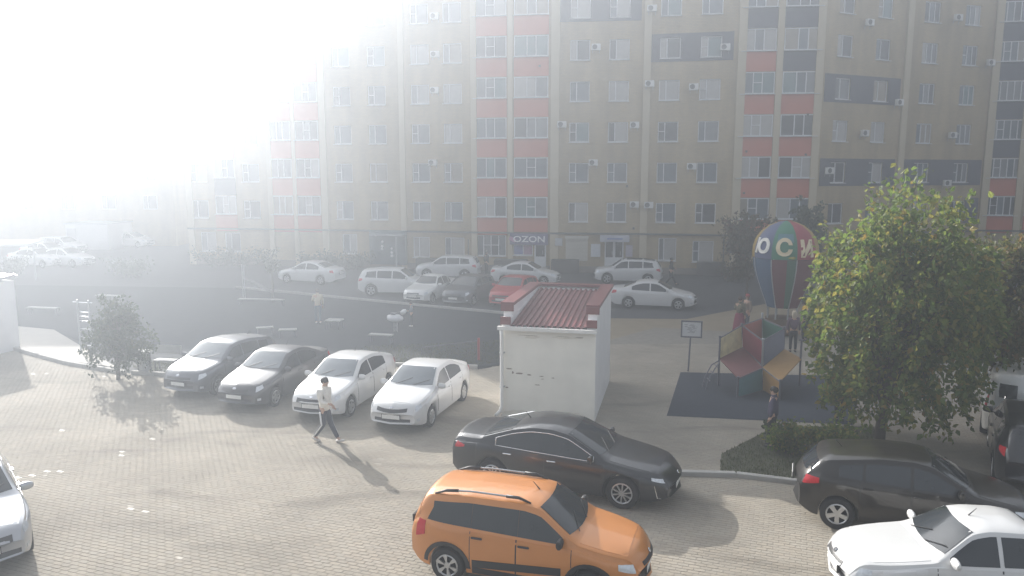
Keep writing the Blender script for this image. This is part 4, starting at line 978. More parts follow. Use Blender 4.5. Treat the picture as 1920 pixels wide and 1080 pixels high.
# ================================================================== BALLOON PAVILION
BY = 33.0; bx = AT(1472, 480, BY).x; bal = thing('balloon_pavilion', (bx, BY, 0), 'colourful hot air balloon shaped play pavilion with large cream letters', 'play pavilion')
prof = [(5.0, .02), (4.95, .34), (4.8, .70), (4.55, 1.0), (4.25, 1.21), (3.9, 1.32), (3.62, 1.34), (3.42, 1.33)]
lowp = [(3.40, 1.33), (3.0, 1.29), (2.5, 1.16), (2.0, .98), (1.55, .80), (1.25, .68)]
GC = [mat('balloon_blue', (.07, .09, .18), rough=.6), mat('balloon_green', (.02, .16, .09), rough=.6), mat('balloon_red', (.26, .02, .035), rough=.6), mat('balloon_yellow', (.3, .2, .03), rough=.6)]
LC = [mat('net_blue', (.03, .075, .15), rough=.8), mat('net_maroon', (.11, .02, .03), rough=.8), mat('net_green', (.025, .1, .06), rough=.8)]
NG = 8; A0 = R(-90) - R(21)                   # the green gore looks at us, slightly left
bv, bf = [], []
for g in range(NG):
    a0 = A0 - R(22.5) + g * 2 * math.pi / NG; a1 = a0 + 2 * math.pi / NG; mb = MB(); n = 6; base = len(bv)
    for z, r in prof:
        for k in range(n + 1):
            a = a0 + (a1 - a0) * k / n; q = r * (1 + .025 * math.sin(math.pi * k / n)); mb.v.append((q * math.cos(a), q * math.sin(a), z))
    for i in range(len(prof) - 1):
        for k in range(n):
            o = i * (n + 1) + k; mb.f.append((o, o + n + 1, o + n + 2, o + 1)); mb.m.append(0)
    bv += mb.v; bf += [tuple(base + i for i in f) for f in mb.f]
    gm = {0: GC[1], 1: GC[2], 7: GC[0], 2: GC[3], 3: GC[0], 4: GC[1], 5: GC[2], 6: GC[3]}[g]
    mb.build('gore', gm, bal, True)
    for w0, w1, m in ((0, .62, {0: LC[1], 1: LC[1], 7: LC[0], 6: LC[1]}.get(g, LC[g % 3])), (.62, 1., {0: LC[2], 1: LC[1], 7: LC[0]}.get(g, LC[g % 3]))):
        mb = MB()
        for z, r in lowp:
            for k in range(4):
                a = a0 + (a1 - a0) * (w0 + (w1 - w0) * k / 3); mb.v.append((r * math.cos(a), r * math.sin(a), z))
        for i in range(len(lowp) - 1):
            for k in range(3):
                o = i * 4 + k; mb.f.append((o, o + 4, o + 5, o + 1)); mb.m.append(0)
        mb.build('net_panel', m, bal, True)
BBV = BVHTree.FromPolygons([Vector(p) for p in bv], bf)
LET = mat('letter_cream', (.68, .58, .38), rough=.5, var=.06); LETW = mat('letter_pale', (.8, .78, .72), rough=.5, var=.06)
def letter(ch, ang, z, size, m, shear=0):
    me = text_mesh(ch, size, .02, m, shear, .04); a = R(-90) + ang
    for v in me.vertices:
        x, y, d = v.co
        aa = a + x / 1.33; h = BBV.ray_cast(Vector((3 * math.cos(aa), 3 * math.sin(aa), z + y)), Vector((-math.cos(aa), -math.sin(aa), 0)))
        r = (h[0].xy.length if h[0] else 1.3) + .03 + d
        v.co = (r * math.cos(aa), r * math.sin(aa), z + y)
    return link('letter', me, bal)
letter('Ю', R(-65), 3.92, .80, LETW, .0); letter('С', R(-22), 3.90, .92, LET); letter('И', R(21), 3.84, .92, LET)
mb = MB(); mb.box((1.30 * math.cos(A0 + .0), 1.30 * math.sin(A0 + .0), 4.42), (.01, .01, .01)); 
mb = MB()
for k in range(7):
    a = A0 + R(-14 + k * 5)
    mb.v.append((1.13 * math.cos(a), 1.13 * math.sin(a), 4.50)); mb.v.append((1.285 * math.cos(a), 1.285 * math.sin(a), 4.15))
mb.f = [(2 * k, 2 * k + 2, 2 * k + 3, 2 * k + 1) for k in range(6)]; mb.m = [0] * 6
mb.build('blue_patch', mat('patch_blue', (.08, .2, .24), rough=.6), bal, True)
for g in range(NG):
    a = A0 - R(22.5) + g * 2 * math.pi / NG; mb = MB(); mb.tube([(.62 * math.cos(a), .62 * math.sin(a), 0), (.66 * math.cos(a), .66 * math.sin(a), 1.25)], .035, 7)
    mb.tube([(r * 1.0 * math.cos(a), r * math.sin(a), z) for z, r in lowp[::-1]], .025, 6); mb.build('post', STEEL(), bal)
mb = MB(); mb.lathe([(.62, .05), (.70, .05), (.72, .75), (.64, .75)], 16); mb.build('basket', mat('basket_brown', (.12, .08, .05), rough=.8, var=.3), bal)

# ================================================================== CLIMBING FRAME
QB = {1: AT(1349, 673, 24.6), 2: AT(1392, 652, 25.3), 3: AT(1431, 686, 24.5), 4: AT(1471, 655, 25.3), 5: AT(1429, 637, 26.1), 8: AT(1503, 673, 24.6)}
QT = {1: AT(1350, 634, 24.6), 2: AT(1391, 610, 25.3), 3: AT(1431, 639, 24.5), 4: AT(1471, 616, 25.3), 5: AT(1429, 597, 26.1), 8: AT(1503, 640, 24.6)}
L0 = {6: G(1384, 745), 3: G(1430, 732), 7: G(1463, 750)}; L1 = {6: AT(1384, 710, G(1384, 745).y), 3: AT(1430, 690, G(1430, 732).y), 7: AT(1463, 716, G(1463, 750).y)}
cl0 = Vector((L0[3].x, L0[3].y, 0)); clf = thing('climbing_frame', cl0, 'climbing frame of tilted coloured panels standing on the dark rubber mat', 'climbing frame')
def slab(mb, pts, th):
    pts = [Vector(p) - cl0 for p in pts]; n = (pts[1] - pts[0]).cross(pts[3] - pts[0]).normalized() * th / 2
    mb.add([p - n for p in pts] + [p + n for p in pts], [(3, 2, 1, 0), (4, 5, 6, 7), (0, 1, 5, 4), (1, 2, 6, 5), (2, 3, 7, 6), (3, 0, 4, 7)]); return mb
def cpanel(ab, bb, bt, at, m):
    c = (ab + bb + bt + at) / 4; sh = lambda p: p + (c - p).normalized() * .05
    o = slab(MB(), [sh(p) for p in (ab, bb, bt, at)], .03).build('panel', m, clf)
    for p, q in ((ab, bb), (at, bt)): MB().tube([Vector(p) - cl0, Vector(q) - cl0], .022, 6).build('panel_rail', PST, o)
    return o
YEL = mat('panel_worn_yellow', (.62, .55, .32), rough=.6, var=.45, scale=4, detail=8)
for a, b, m in ((1, 2, YEL), (2, 3, mat('panel_wine', (.27, .06, .08), rough=.5)), (3, 4, mat('panel_bluegrey', (.17, .19, .27), rough=.5)), (2, 5, mat('panel_salmon', (.45, .13, .10), rough=.5)), (5, 4, mat('panel_green', (.06, .19, .14), rough=.5))):
    cpanel(QB[a], QB[b], QT[b], QT[a], m)
for a, b, m in ((6, 3, mat('panel_teal', (.09, .24, .29), rough=.5)), (3, 7, mat('panel_orange', (.42, .24, .08), rough=.5))): cpanel(L0[a], L0[b], L1[b], L1[a], m)
for pts, m in (((L1[6], L1[3], QB[2], QB[1]), mat('floor_maroon', (.16, .055, .055), rough=.6)), ((L1[3], L1[7], QB[8], QB[4]), mat('floor_ochre', (.3, .17, .05), rough=.6))):
    slab(MB(), pts, .035).build('platform', m, clf)
for k, top in ((1, QT[1]), (2, QT[2]), (3, QT[3]), (4, QT[4]), (5, QT[5] + Vector((0, 0, .12))), (6, L1[6]), (7, L1[7]), (8, QT[8])):
    q = top - cl0; mb = MB(); mb.tube([(q.x, q.y, 0), (q.x, q.y, q.z + .03)], .035, 8); mb.lathe([(.05, 0), (.045, .04), (0, .06)], 8, Matrix.Translation((q.x, q.y, q.z + .03))); mb.build('post', PST if k not in (3, 5) else STEEL(), clf)
a = QB[1] - cl0; mb = MB()
for dy in (-.22, .22):
    mb.tube([(a.x - .55, a.y - .3 + dy, 0), (a.x - .45, a.y - .25 + dy, .35), (a.x - .22, a.y - .12 + dy, .7), (a.x, a.y + dy * .3, .85)], .02, 6)
for t in (.3, .55, .78):
    x = a.x - .55 + .55 * t; z = .9 * t; mb.tube([(x, a.y - .5 + .25 * t, z), (x, a.y - .06 + .25 * t, z)], .016, 6)
mb.build('curved_ladder', PST, clf)

# ================================================================== PLAYGROUND EQUIPMENT, LEFT
p = G(163, 664); lad = thing('wall_bars', p, 'tall climbing ladder with shining rungs beside the small tree', 'climbing ladder', rz=R(-14))
mb = MB()
for sx in (-.26, .26): mb.tube([(sx, 0, 0), (sx, 0, 2.15)], .03, 8)
mb.build('upright', STEEL(), lad)
for z in (.35, .68, 1.0, 1.32, 1.5, 1.68, 2.05):
    mb = MB(); mb.tube([(-.26 if z < 2 else -.45, 0, z), (.26 if z < 2 else .45, 0, z)], .02, 7); mb.build('rung', CHROME(), lad)
def table(name, px, py, size, h, label, cat, m, rz=0, legs=True):
    size = (size[0] * .8, size[1] * .85); h *= .8
    t = thing(name, G(px, py), label, cat, rz=rz)
    link('top', bevelled(MB().box((0, 0, h), (size[0], size[1], .05)).mesh('top', m), .01), t)
    for sx in (-1, 1):
        for sy in (-1, 1):
            mb = MB(); mb.tube([(sx * (size[0] / 2 - .06), sy * (size[1] / 2 - .05), 0), (sx * (size[0] / 2 - .06), sy * (size[1] / 2 - .05), h)], .025, 6); mb.build('leg', PST, t)
    return t
WB = mat('bench_pale', (.36, .36, .35), rough=.35, var=.15, scale=8)
table('bench', 205, 566, (1.9, .4), .45, 'low pale bench right of the climbing ladder', 'bench', WB, R(-15))
table('bench', 82, 590, (2.2, .35), .45, 'long low bench far left beyond the ladder', 'bench', WB, R(-12))
table('play_table', 627, 616, (.9, .7), .5, 'small pale play table in the middle of the dark playground', 'table', WB, R(-10))
table('bench', 715, 642, (1.3, .35), .42, 'pale bench behind the white liftback and the white sedan', 'bench', WB, R(-14))
table('bench', 497, 628, (.9, .35), .42, 'small pale bench behind the dark grey sedan', 'bench', WB, R(20))
table('bench', 540, 632, (.95, .35), .42, 'small pale bench beside another just like it, nearer the liftback', 'bench', WB, R(10))
table('bench', 490, 572, (3.2, .3), .4, 'long thin bench across the back of the playground', 'bench', WB, R(-8))
# park bench and bin beside the leftmost car
t = table('park_bench', 312, 694, (1.0, .4), .46, 'park bench beside the leftmost dark hatchback', 'bench', WB, R(-10))
mb = MB(); mb.box((0, .2, .72), (1.0, .04, .3), rx=R(-12)); mb.build('backrest', WB, t)
t = thing('litter_bin', G(272, 700), 'grey litter bin on legs by the park bench', 'litter bin')
mb = MB(); mb.lathe([(.17, .12), (.2, .62), (.18, .62), (.15, .15)], 14); mb.build('bucket', STEEL(), t)
mb = MB(); mb.box((0, 0, .8), (.5, .45, .04), ry=R(6)); mb.build('lid', WB, t)
for sx in (-.22, .22): MB().tube([(sx, 0, 0), (sx, 0, .8)], .025, 6).build('leg', PST, t)
# spring rider
t = thing('spring_rider', G(742, 622), 'pale spring rocker shaped like a little animal in the playground', 'spring rider', rz=R(-25))
mb = MB(); n = 60; mb.tube([(.09 * math.cos(k * .7), .09 * math.sin(k * .7), .42 * k / n) for k in range(n + 1)], .014, 5); mb.build('spring', STEEL(), t)
mb = MB(); mb.lathe([(0, -.45), (.12, -.38), (.19, -.1), (.18, .15), (.1, .35), (0, .42)], 12, Matrix.Translation((0, 0, .62)) @ Matrix.Rotation(R(90), 4, 'Y')); mb.lathe([(0, -.16), (.1, -.1), (.12, .05), (.07, .16), (0, .2)], 10, Matrix.Translation((.42, 0, .92)) @ Matrix.Rotation(R(60), 4, 'Y')); mb.build('body', mat('rider_white', (.6, .6, .62), rough=.4, var=.3, scale=6), t, True)
MB().tube([(.28, -.22, .95), (.28, .22, .95)], .015, 6).build('handle', PST, t); mb = MB(); mb.box((-.1, 0, .82), (.3, .26, .05)); mb.build('seat', PST, t)
t = thing('slide', G(486, 556), 'hazy pale slide leaning beside the thin tree', 'slide', rz=R(35))
mb = MB(); mb.box((0, 0, .62), (1.9, .42, .04), ry=R(32)); mb.box((0, .2, .68), (1.9, .03, .14), ry=R(32)); mb.box((0, -.2, .68), (1.9, .03, .14), ry=R(32)); mb.build('chute', WB, t)
for sy in (-.2, .2): MB().tube([(-.85, sy, 0), (-.85, sy, 1.9)], .03, 6).build('leg', STEEL(), t)
# low hoop fence near the parked row
t = thing('hoop_rail', G(850, 672), 'thin low rail with red end post behind the white sedan', 'rail', rz=R(-15))
MB().tube([(-1.3, 0, 0), (-1.3, 0, .35), (1.0, 0, .75), (1.0, 0, 0)], .02, 6).build('bar', PST, t)
MB().tube([(1.02, 0, 0), (1.02, 0, .85)], .05, 8).build('end_post', mat('post_red', (.3, .05, .05), rough=.5), t)

# ================================================================== FAR LEFT
k2 = thing('service_kiosk', G(-104, 690), 'grey service building cut by the left edge, with shining ribbed roof', 'service building', rz=R(-14))
mb = MB(); mb.box((-1.2, 1.6, 1.4), (2.4, 3.2, 2.8)); mb.build('walls', PLAS2, k2)
mb = MB()
for i in range(12): mb.box((-2.2 + i * .2, 1.6, 2.86 + .02), (.11, 3.3, .05), rx=R(5))
mb.box((-1.2, 1.6, 2.83), (2.6, 3.4, .05), rx=R(5)); mb.build('roof_sheet', mat('roof_zinc', (.5, .5, .52), rough=.3, metal=.6), k2)
wbx = thing('box_building', AT(165, 500, 75) * Vector((1, 1, 0)) if False else Vector((AT(165, 470, 72).x, 72, 0)), 'hazy low white box building in the far left distance', 'building', rz=R(-5))
mb = MB(); mb.box((0, 2, 1.2), (4.2, 4, 2.4)); mb.build('walls', mat('box_white', (.6, .6, .6), rough=.8), wbx)
mb = MB(); mb.box((0, 2, 2.45), (4.4, 4.2, .12)); mb.build('roof', STEEL(), wbx)
mb = MB(); mb.box((-1.5, -.01, 1.0), (.9, .05, 2.0)); mb.build('door', mat('door_grey', (.4, .4, .42)), wbx)
cn = thing('canopy', Vector((-34.5, 50, 0)), 'long white canopy roof at the far left edge', 'canopy', rz=R(8))
mb = MB(); mb.box((0, 0, 2.55), (6.2, 2.2, .12), rx=R(4)); mb.build('roof', mat('canopy_white', (.75, .75, .75), rough=.25), cn)
for sx in (-2.8, 0, 2.8): MB().tube([(sx, 0, 0), (sx, 0, 2.55)], .05, 6).build('post', STEEL(), cn)
# distant town
for i, (px, w, h, Y, l) in enumerate(((60, 30, 9, 170, 'faint distant low block at the far left edge'), (200, 26, 10, 200, 'faint distant block behind the white box building'), (290, 18, 12, 190, 'faint distant block beside the end of the apartment building'))):
    b = thing('distant_building', Vector((AT(px, 330, Y).x, Y, 0)), l, 'building')
    mb = MB(); mb.box((0, 5, h / 2), (w, 10, h)); mb.build('walls', mat('distant_wall', (.4, .4, .4), rough=.9), b)
    mb = MB(); mb.box((0, 5, h + .25), (w + .8, 11, .5)); mb.build('roof', CORN, b)
    for zz in np.arange(1.8, h - 1, 3.0):
        for xx in np.arange(-w / 2 + 2, w / 2 - 1, 3.2):
            q = MB(); q.box((xx, -.02, zz), (1.4, .06, 1.4)); q.build('window', PANES[1], b)

nb = thing('added_shade_block', Vector((-50, 76, 0)), 'added unseen block that shades the playground and the far left yard', 'apartment building')  # unseen block added to put the playground and far left yard in shade
mb = MB(); mb.box((0, 6, 12), (33, 12, 24)); mb.build('walls', WALL, nb)
mb = MB(); mb.box((0, 6, 24.2), (33.6, 12.6, .4)); mb.build('roof', CORN, nb)
fm_, pm_, sm_ = win_meshes(1.4, 1.38, (.34,), ())
for zz in range(7):
    for xx in range(8):
        w_ = link('window', fm_, nb, (-14.5 + xx * 4.1, -.03, zc(zz + 2)))
        for m_ in pm_: link('pane', m_, w_)
# ================================================================== PEOPLE
def skin(pts, edges, radii, root=0, sub=1):
    me = bpy.data.meshes.new('skin'); me.from_pydata(pts, edges, []); o = bpy.data.objects.new('skin', me); COL.objects.link(o)
    md = o.modifiers.new('s', 'SKIN'); md.use_smooth_shade = True
    for i, r in enumerate(radii):
        v = me.skin_vertices[0].data[i]; v.radius = r if isinstance(r, tuple) else (r, r); v.use_root = (i == root)
    ss = o.modifiers.new('u', 'SUBSURF'); ss.levels = sub; ss.render_levels = sub
    dg = bpy.context.evaluated_depsgraph_get(); out = bpy.data.meshes.new_from_object(o.evaluated_get(dg))
    bpy.data.objects.remove(o); bpy.data.meshes.remove(me)
    out.polygons.foreach_set('use_smooth', [True] * len(out.polygons)); return out
class Sk:
    def __init__(s): s.p = []; s.e = []; s.r = []
    def chain(s, pts, rs, start=None):
        prev = start; ids = []
        for q, r in zip(pts, rs):
            s.p.append(tuple(q)); s.r.append(r); i = len(s.p) - 1
            if prev is not None: s.e.append((prev, i))
            prev = i; ids.append(i)
        return ids
    def mesh(s, name, m):
        me = skin(s.p, s.e, s.r); me.name = name; me.materials.clear(); me.materials.append(m); return me
SKIN = mat('skin_tone', (.48, .30, .22), rough=.6, var=.06)
def lerp(a, b, t): return tuple(a[i] + (b[i] - a[i]) * t for i in range(3))
def person(loc, heading, H, label, top, legs, hair, shoes, pose, coat=.0, longhair=False, stripe=None, skirt=None, group='people in the courtyard'):
    """pose: joint offsets in metres for a 1.75 m figure; +x is where the person faces"""
    t = thing('person', loc, label, 'person', group, heading); k = H / 1.75; t.scale = (k, k, k)
    hip, chest, neck, head = (0, 0, .93), (pose.get('lean', .0), 0, 1.33), (pose.get('lean', 0) * 1.15, 0, 1.49), (pose.get('lean', 0) * 1.2 + pose.get('nod', .02), 0, 1.63)
    LG = pose['legs']; AR = pose['arms']
    B = Sk(); h = B.chain([hip, lerp(hip, chest, .5), chest, neck, lerp(neck, head, .55), head, (head[0] + .005, 0, head[2] + .07)], [(.15, .12), (.13, .11), (.16, .11), (.055, .055), (.075, .07), (.098, .08), (.07, .06)])
    for s_, (kn, an) in zip((1, -1), LG):
        hp = (0, s_ * .09, .90); B.chain([hp, kn, an, (an[0] + .13, an[1], an[2] - .05)], [.085, .058, .038, .03], h[0])
    for s_, (el, wr) in zip((1, -1), AR):
        sh = (chest[0], s_ * .19, 1.42); B.chain([sh, el, wr], [.055, .042, .03], h[2])
    link('body', B.mesh('body', SKIN), t)
    for s_, (el, wr) in zip((1, -1), AR):                     # hands: palm, four fingers and a thumb
        d = (Vector(wr) - Vector(el)).normalized(); sd = d.cross(Vector((0, 0, 1))); sd = sd.normalized() if sd.length > .1 else Vector((1, 0, 0)); up = sd.cross(d)
        hd = MB(); w = Vector(wr); hd.tube([w - d * .01, w + d * .04, w + d * .085], [.022, .036, .03], 8)
        for f in range(4):
            o = w + d * .08 + sd * (.024 - .016 * f); ln = (.062, .072, .068, .052)[f]; hd.tube([o, o + d * ln * .5 + up * .008 * s_, o + d * ln + up * .028 * s_], [.009, .0085, .006], 6)
        o = w + d * .03 + sd * .03; hd.tube([o, o + d * .03 + sd * .022, o + d * .06 + sd * .026], [.011, .01, .007], 6)
        hd.build('hand', SKIN, t, True)
    J = Sk(); zb = .93 - coat
    jl = J.chain([(chest[0] * .3, 0, zb), (chest[0] * .5, 0, 1.12), (chest[0], 0, 1.36), (neck[0], 0, 1.475)], [(.185, .155), (.17, .15), (.185, .14), (.075, .075)])
    for s_, (el, wr) in zip((1, -1), AR):
        J.chain([(chest[0], s_ * .185, 1.41), el, lerp(el, wr, .93)], [.08, .068, .052], jl[2])
    link('jacket', J.mesh('jacket', top), t)
    mb = MB(); mb.tube([(neck[0] - .01, 0, 1.455), (neck[0], 0, 1.53)], [.085, .078], 12, caps=False); mb.build('collar', top, t, True)
    if skirt is not None:
        mb = MB(); mb.lathe([(.3, .12), (.26, .5), (.19, .95), (.15, 1.02)], 18); mb.build('skirt', skirt, t, True)
    T = Sk(); th = T.chain([(0, 0, .96), (0, 0, .88)], [(.155, .125), (.14, .12)])
    for s_, (kn, an) in zip((1, -1), LG):
        T.chain([(0, s_ * .092, .84), kn, lerp(kn, an, .97)], [.1, .073, .058], th[1])
    link('trousers', T.mesh('trousers', legs), t)
    if stripe is not None:
        for s_, (kn, an) in zip((1, -1), LG):
            mb = MB(); q = [Vector((0, s_ * .09, .86)), Vector(kn), Vector(lerp(kn, an, .95))]; o = [Vector((0, s_ * r, 0)) for r in (.105, .08, .06)]
            mb.tube([a + b for a, b in zip(q, o)], .022, 6); mb.build('trouser_stripe', stripe, t, True)
    for (kn, an) in LG:
        pitch = math.atan2(an[0] - kn[0], kn[2] - an[2]) * .4
        mb = MB(); mb.lathe([(0, -.1), (.045, -.085), (.05, .02), (.045, .11), (.03, .16), (0, .18)], 10, Matrix.Translation((an[0] + .03, an[1], max(.045, an[2] - .05))) @ Matrix.Rotation(-pitch, 4, 'Y') @ Matrix.Rotation(R(90), 4, 'Y') @ Matrix.Diagonal((.85, .95, 1, 1))); mb.build('shoe', shoes, t, True)
    hb = MB(); hb.lathe([(.088, -.03), (.104, .02), (.1, .07), (.07, .108), (0, .122)], 14, Matrix.Translation((head[0] - .018, 0, head[2] + .005)) @ Matrix.Rotation(R(-18), 4, 'Y') @ Matrix.Diagonal((1.08, .9, 1, 1)))
    if longhair: hb.lathe([(.1, .06), (.115, -.02), (.1, -.16), (.05, -.24)], 12, Matrix.Translation((head[0] - .035, 0, head[2])) @ Matrix.Diagonal((.9, .95, 1, 1)))
    hb.build('hair', hair, t, True)
    fc = MB()                                                # nose, brow and ears
    fc.lathe([(0, -.02), (.014, -.012), (.011, .01), (0, .028)], 7, Matrix.Translation((head[0] + .098, 0, head[2] - .005)))
    for s_ in (1, -1): fc.lathe([(0, -.028), (.018, -.012), (.018, .012), (0, .028)], 7, Matrix.Translation((head[0] + .0, s_ * .082, head[2] - .005)) @ Matrix.Diagonal((1, .4, 1, 1)))
    fc.build('face_detail', SKIN, t, True)
    ey = MB()
    for s_ in (1, -1): ey.box((head[0] + .086, s_ * .033, head[2] + .018), (.012, .022, .01))
    ey.box((head[0] + .088, 0, head[2] - .045), (.012, .04, .008)); ey.build('eyes_and_mouth', mat('face_dark', (.08, .04, .035)), t)
    return t
def cloth(n, c): return mat('cloth_' + n, c, rough=.9, var=.18, scale=14, bump=.3)
STAND = dict(legs=(((.02, .1, .5), (-.01, .1, .08)), ((.02, -.1, .5), (-.01, -.1, .08))), arms=(((-.02, .25, 1.14), (.04, .24, .9)), ((-.02, -.25, 1.14), (.04, -.24, .9))))
WALK = dict(lean=.03, legs=(((.16, .09, .52), (.02, .09, .1)), ((.10, -.09, .50), (.33, -.1, .12))), arms=(((-.14, .24, 1.14), (.02, .25, .93)), ((.06, -.24, 1.13), (.24, -.16, 1.06))))
WALK = dict(lean=.03, legs=(((.10, .09, .50), (.34, .09, .1)), ((.02, -.09, .50), (-.30, -.09, .12))), arms=(((-.12, .25, 1.13), (.06, .24, .93)), ((.07, -.25, 1.14), (.28, -.16, 1.1))))
TURN = dict(STAND); CHAT = dict(legs=STAND['legs'], arms=(((.02, .25, 1.15), (.22, .16, 1.14)), ((-.02, -.25, 1.14), (.05, -.24, .9))), nod=.05)
DK = cloth('black', (.02, .02, .024)); 
person(tuple(G(611, 828)), R(-25), 1.74, 'person in a pale jacket and dark striped trousers walking across the pavers', cloth('cream', (.74, .71, .65)), cloth('navy', (.03, .035, .055)), mat('hair_dark', (.02, .016, .014), rough=.7), mat('shoe_pale', (.5, .48, .45)), WALK, coat=.13, stripe=mat('stripe_white', (.7, .7, .7)))
person(tuple(G(1257, 535)), R(-20), 1.78, 'person in dark clothes walking past the white crossover with black roof', DK, DK, mat('hair_black', (.015, .012, .01)), mat('shoe_dark', (.03, .03, .03)), WALK)
person(tuple(G(1385, 628)), R(40), 1.70, 'person in a long wine red skirt beside the balloon pavilion', cloth('olive', (.12, .11, .07)), cloth('wine', (.20, .03, .06)), mat('hair_brown', (.06, .035, .02)), MATS['shoe_dark'], CHAT, skirt=cloth('wine', (.2, .03, .06)))
person(tuple(G(1399, 622)), R(200), 1.72, 'person in a light brown top and red hat facing the one in wine red', cloth('tan', (.26, .2, .16)), cloth('grey', (.1, .1, .12)), mat('hat_red', (.4, .05, .05)), MATS['shoe_dark'], STAND)
person(tuple(G(1486, 660)), R(80), 1.66, 'fair haired person standing behind the climbing frame', cloth('plum', (.11, .07, .10)), DK, mat('hair_fair', (.42, .36, .27)), MATS['shoe_dark'], STAND, longhair=True)
person(tuple(G(1446, 838)), R(150), 1.60, 'person in a dark violet jacket at the edge of the rubber mat', cloth('violet', (.055, .05, .09)), DK, MATS['hair_dark'], MATS['shoe_dark'], STAND, coat=.1)
person(tuple(G(597, 606)), R(100), 1.64, 'person in a cream vest standing in the middle of the playground', cloth('vest', (.5, .44, .32)), cloth('jeans', (.09, .13, .18)), MATS['hair_brown'], mat('shoe_white', (.6, .6, .6)), CHAT, coat=.08)
person(tuple(G(912, 517)), R(30), 1.75, 'person in dark clothes by the violet shop sign', DK, DK, MATS['hair_black'], MATS['shoe_dark'], STAND)
person(tuple(G(772, 612)), R(190), 1.15, 'child in grey beside the spring rocker', cloth('childgrey', (.2, .22, .26)), DK, MATS['hair_brown'], MATS['shoe_white'], CHAT)
person(tuple(G(1508, 640)), R(120), 1.70, 'person in grey half hidden by the tree next to the balloon pavilion', cloth('slate', (.13, .13, .15)), DK, MATS['hair_brown'], MATS['shoe_dark'], STAND)
person(tuple(G(1573, 790)), R(100), 1.62, 'person in black standing deep in the shade of the big tree', DK, DK, MATS['hair_black'], MATS['shoe_dark'], STAND)
# ================================================================== TREES AND SHRUBS
def leaves(pts, dirs, size, rg, droop=.6, per=1):
    """diamond leaves with a fold; pts (n,3)"""
    n = len(pts); nrm = rg.normal(0, 1, (n, 3)); nrm[:, 2] = np.abs(nrm[:, 2]) * .6 + .1; nrm /= np.linalg.norm(nrm, axis=1)[:, None]
    ax = rg.normal(0, 1, (n, 3)) + dirs * .8; ax[:, 2] -= droop; ax -= nrm * (ax * nrm).sum(1)[:, None]; ax /= np.linalg.norm(ax, axis=1)[:, None]
    sd = np.cross(nrm, ax); s = size * rg.uniform(.6, 1.3, n)[:, None]
    V = np.zeros((n, 6, 3)); V[:, 0] = pts; V[:, 1] = pts + ax * s * .35 + sd * s * .36 - nrm * s * .06; V[:, 2] = pts + ax * s * .75 + sd * s * .22; V[:, 3] = pts + ax * s * 1.1 - nrm * s * .12; V[:, 4] = pts + ax * s * .75 - sd * s * .22; V[:, 5] = pts + ax * s * .35 - sd * s * .36 - nrm * s * .06
    return V.reshape(-1, 3)
def leaf_mesh(name, V, m):
    n = len(V) // 6; me = bpy.data.meshes.new(name); me.vertices.add(n * 6); me.vertices.foreach_set('co', V.ravel().astype(np.float32))
    b = np.arange(n)[:, None] * 6; lp = np.concatenate([b + np.array([0, 1, 2, 3]), b + np.array([0, 3, 4, 5])], 1).ravel()
    me.loops.add(n * 8); me.loops.foreach_set('vertex_index', lp.astype(np.int32)); me.polygons.add(n * 2)
    me.polygons.foreach_set('loop_start', (np.arange(n * 2) * 4).astype(np.int32)); me.polygons.foreach_set('loop_total', np.full(n * 2, 4, np.int32))
    me.update(calc_edges=True); me.shade_flat(); me.materials.append(m); return me
LEAF = island_mat('leaf_maple', [(0, (.08, .135, .025)), (.45, (.13, .185, .035)), (.75, (.19, .215, .045)), (.93, (.26, .235, .05)), (1, (.28, .19, .04))], rough=.5, translucent=.58, spec=.35, noise=.25, nscale=1.5)
LEAFD = island_mat('leaf_dark', [(0, (.022, .04, .018)), (.6, (.035, .06, .022)), (1, (.07, .08, .03))], rough=.6, translucent=.3, noise=.25)
LEAFR = island_mat('leaf_rust', [(0, (.06, .06, .025)), (.6, (.09, .075, .03)), (1, (.14, .07, .035))], rough=.6, translucent=.3, noise=.25)
LEAFY = island_mat('leaf_yellowing', [(0, (.06, .08, .02)), (.5, (.11, .12, .03)), (.8, (.16, .14, .035)), (1, (.2, .12, .04))], rough=.55, translucent=.5, noise=.25)
BARK = mat('bark', (.09, .075, .06), rough=.95, var=.35, scale=12, bump=.5)
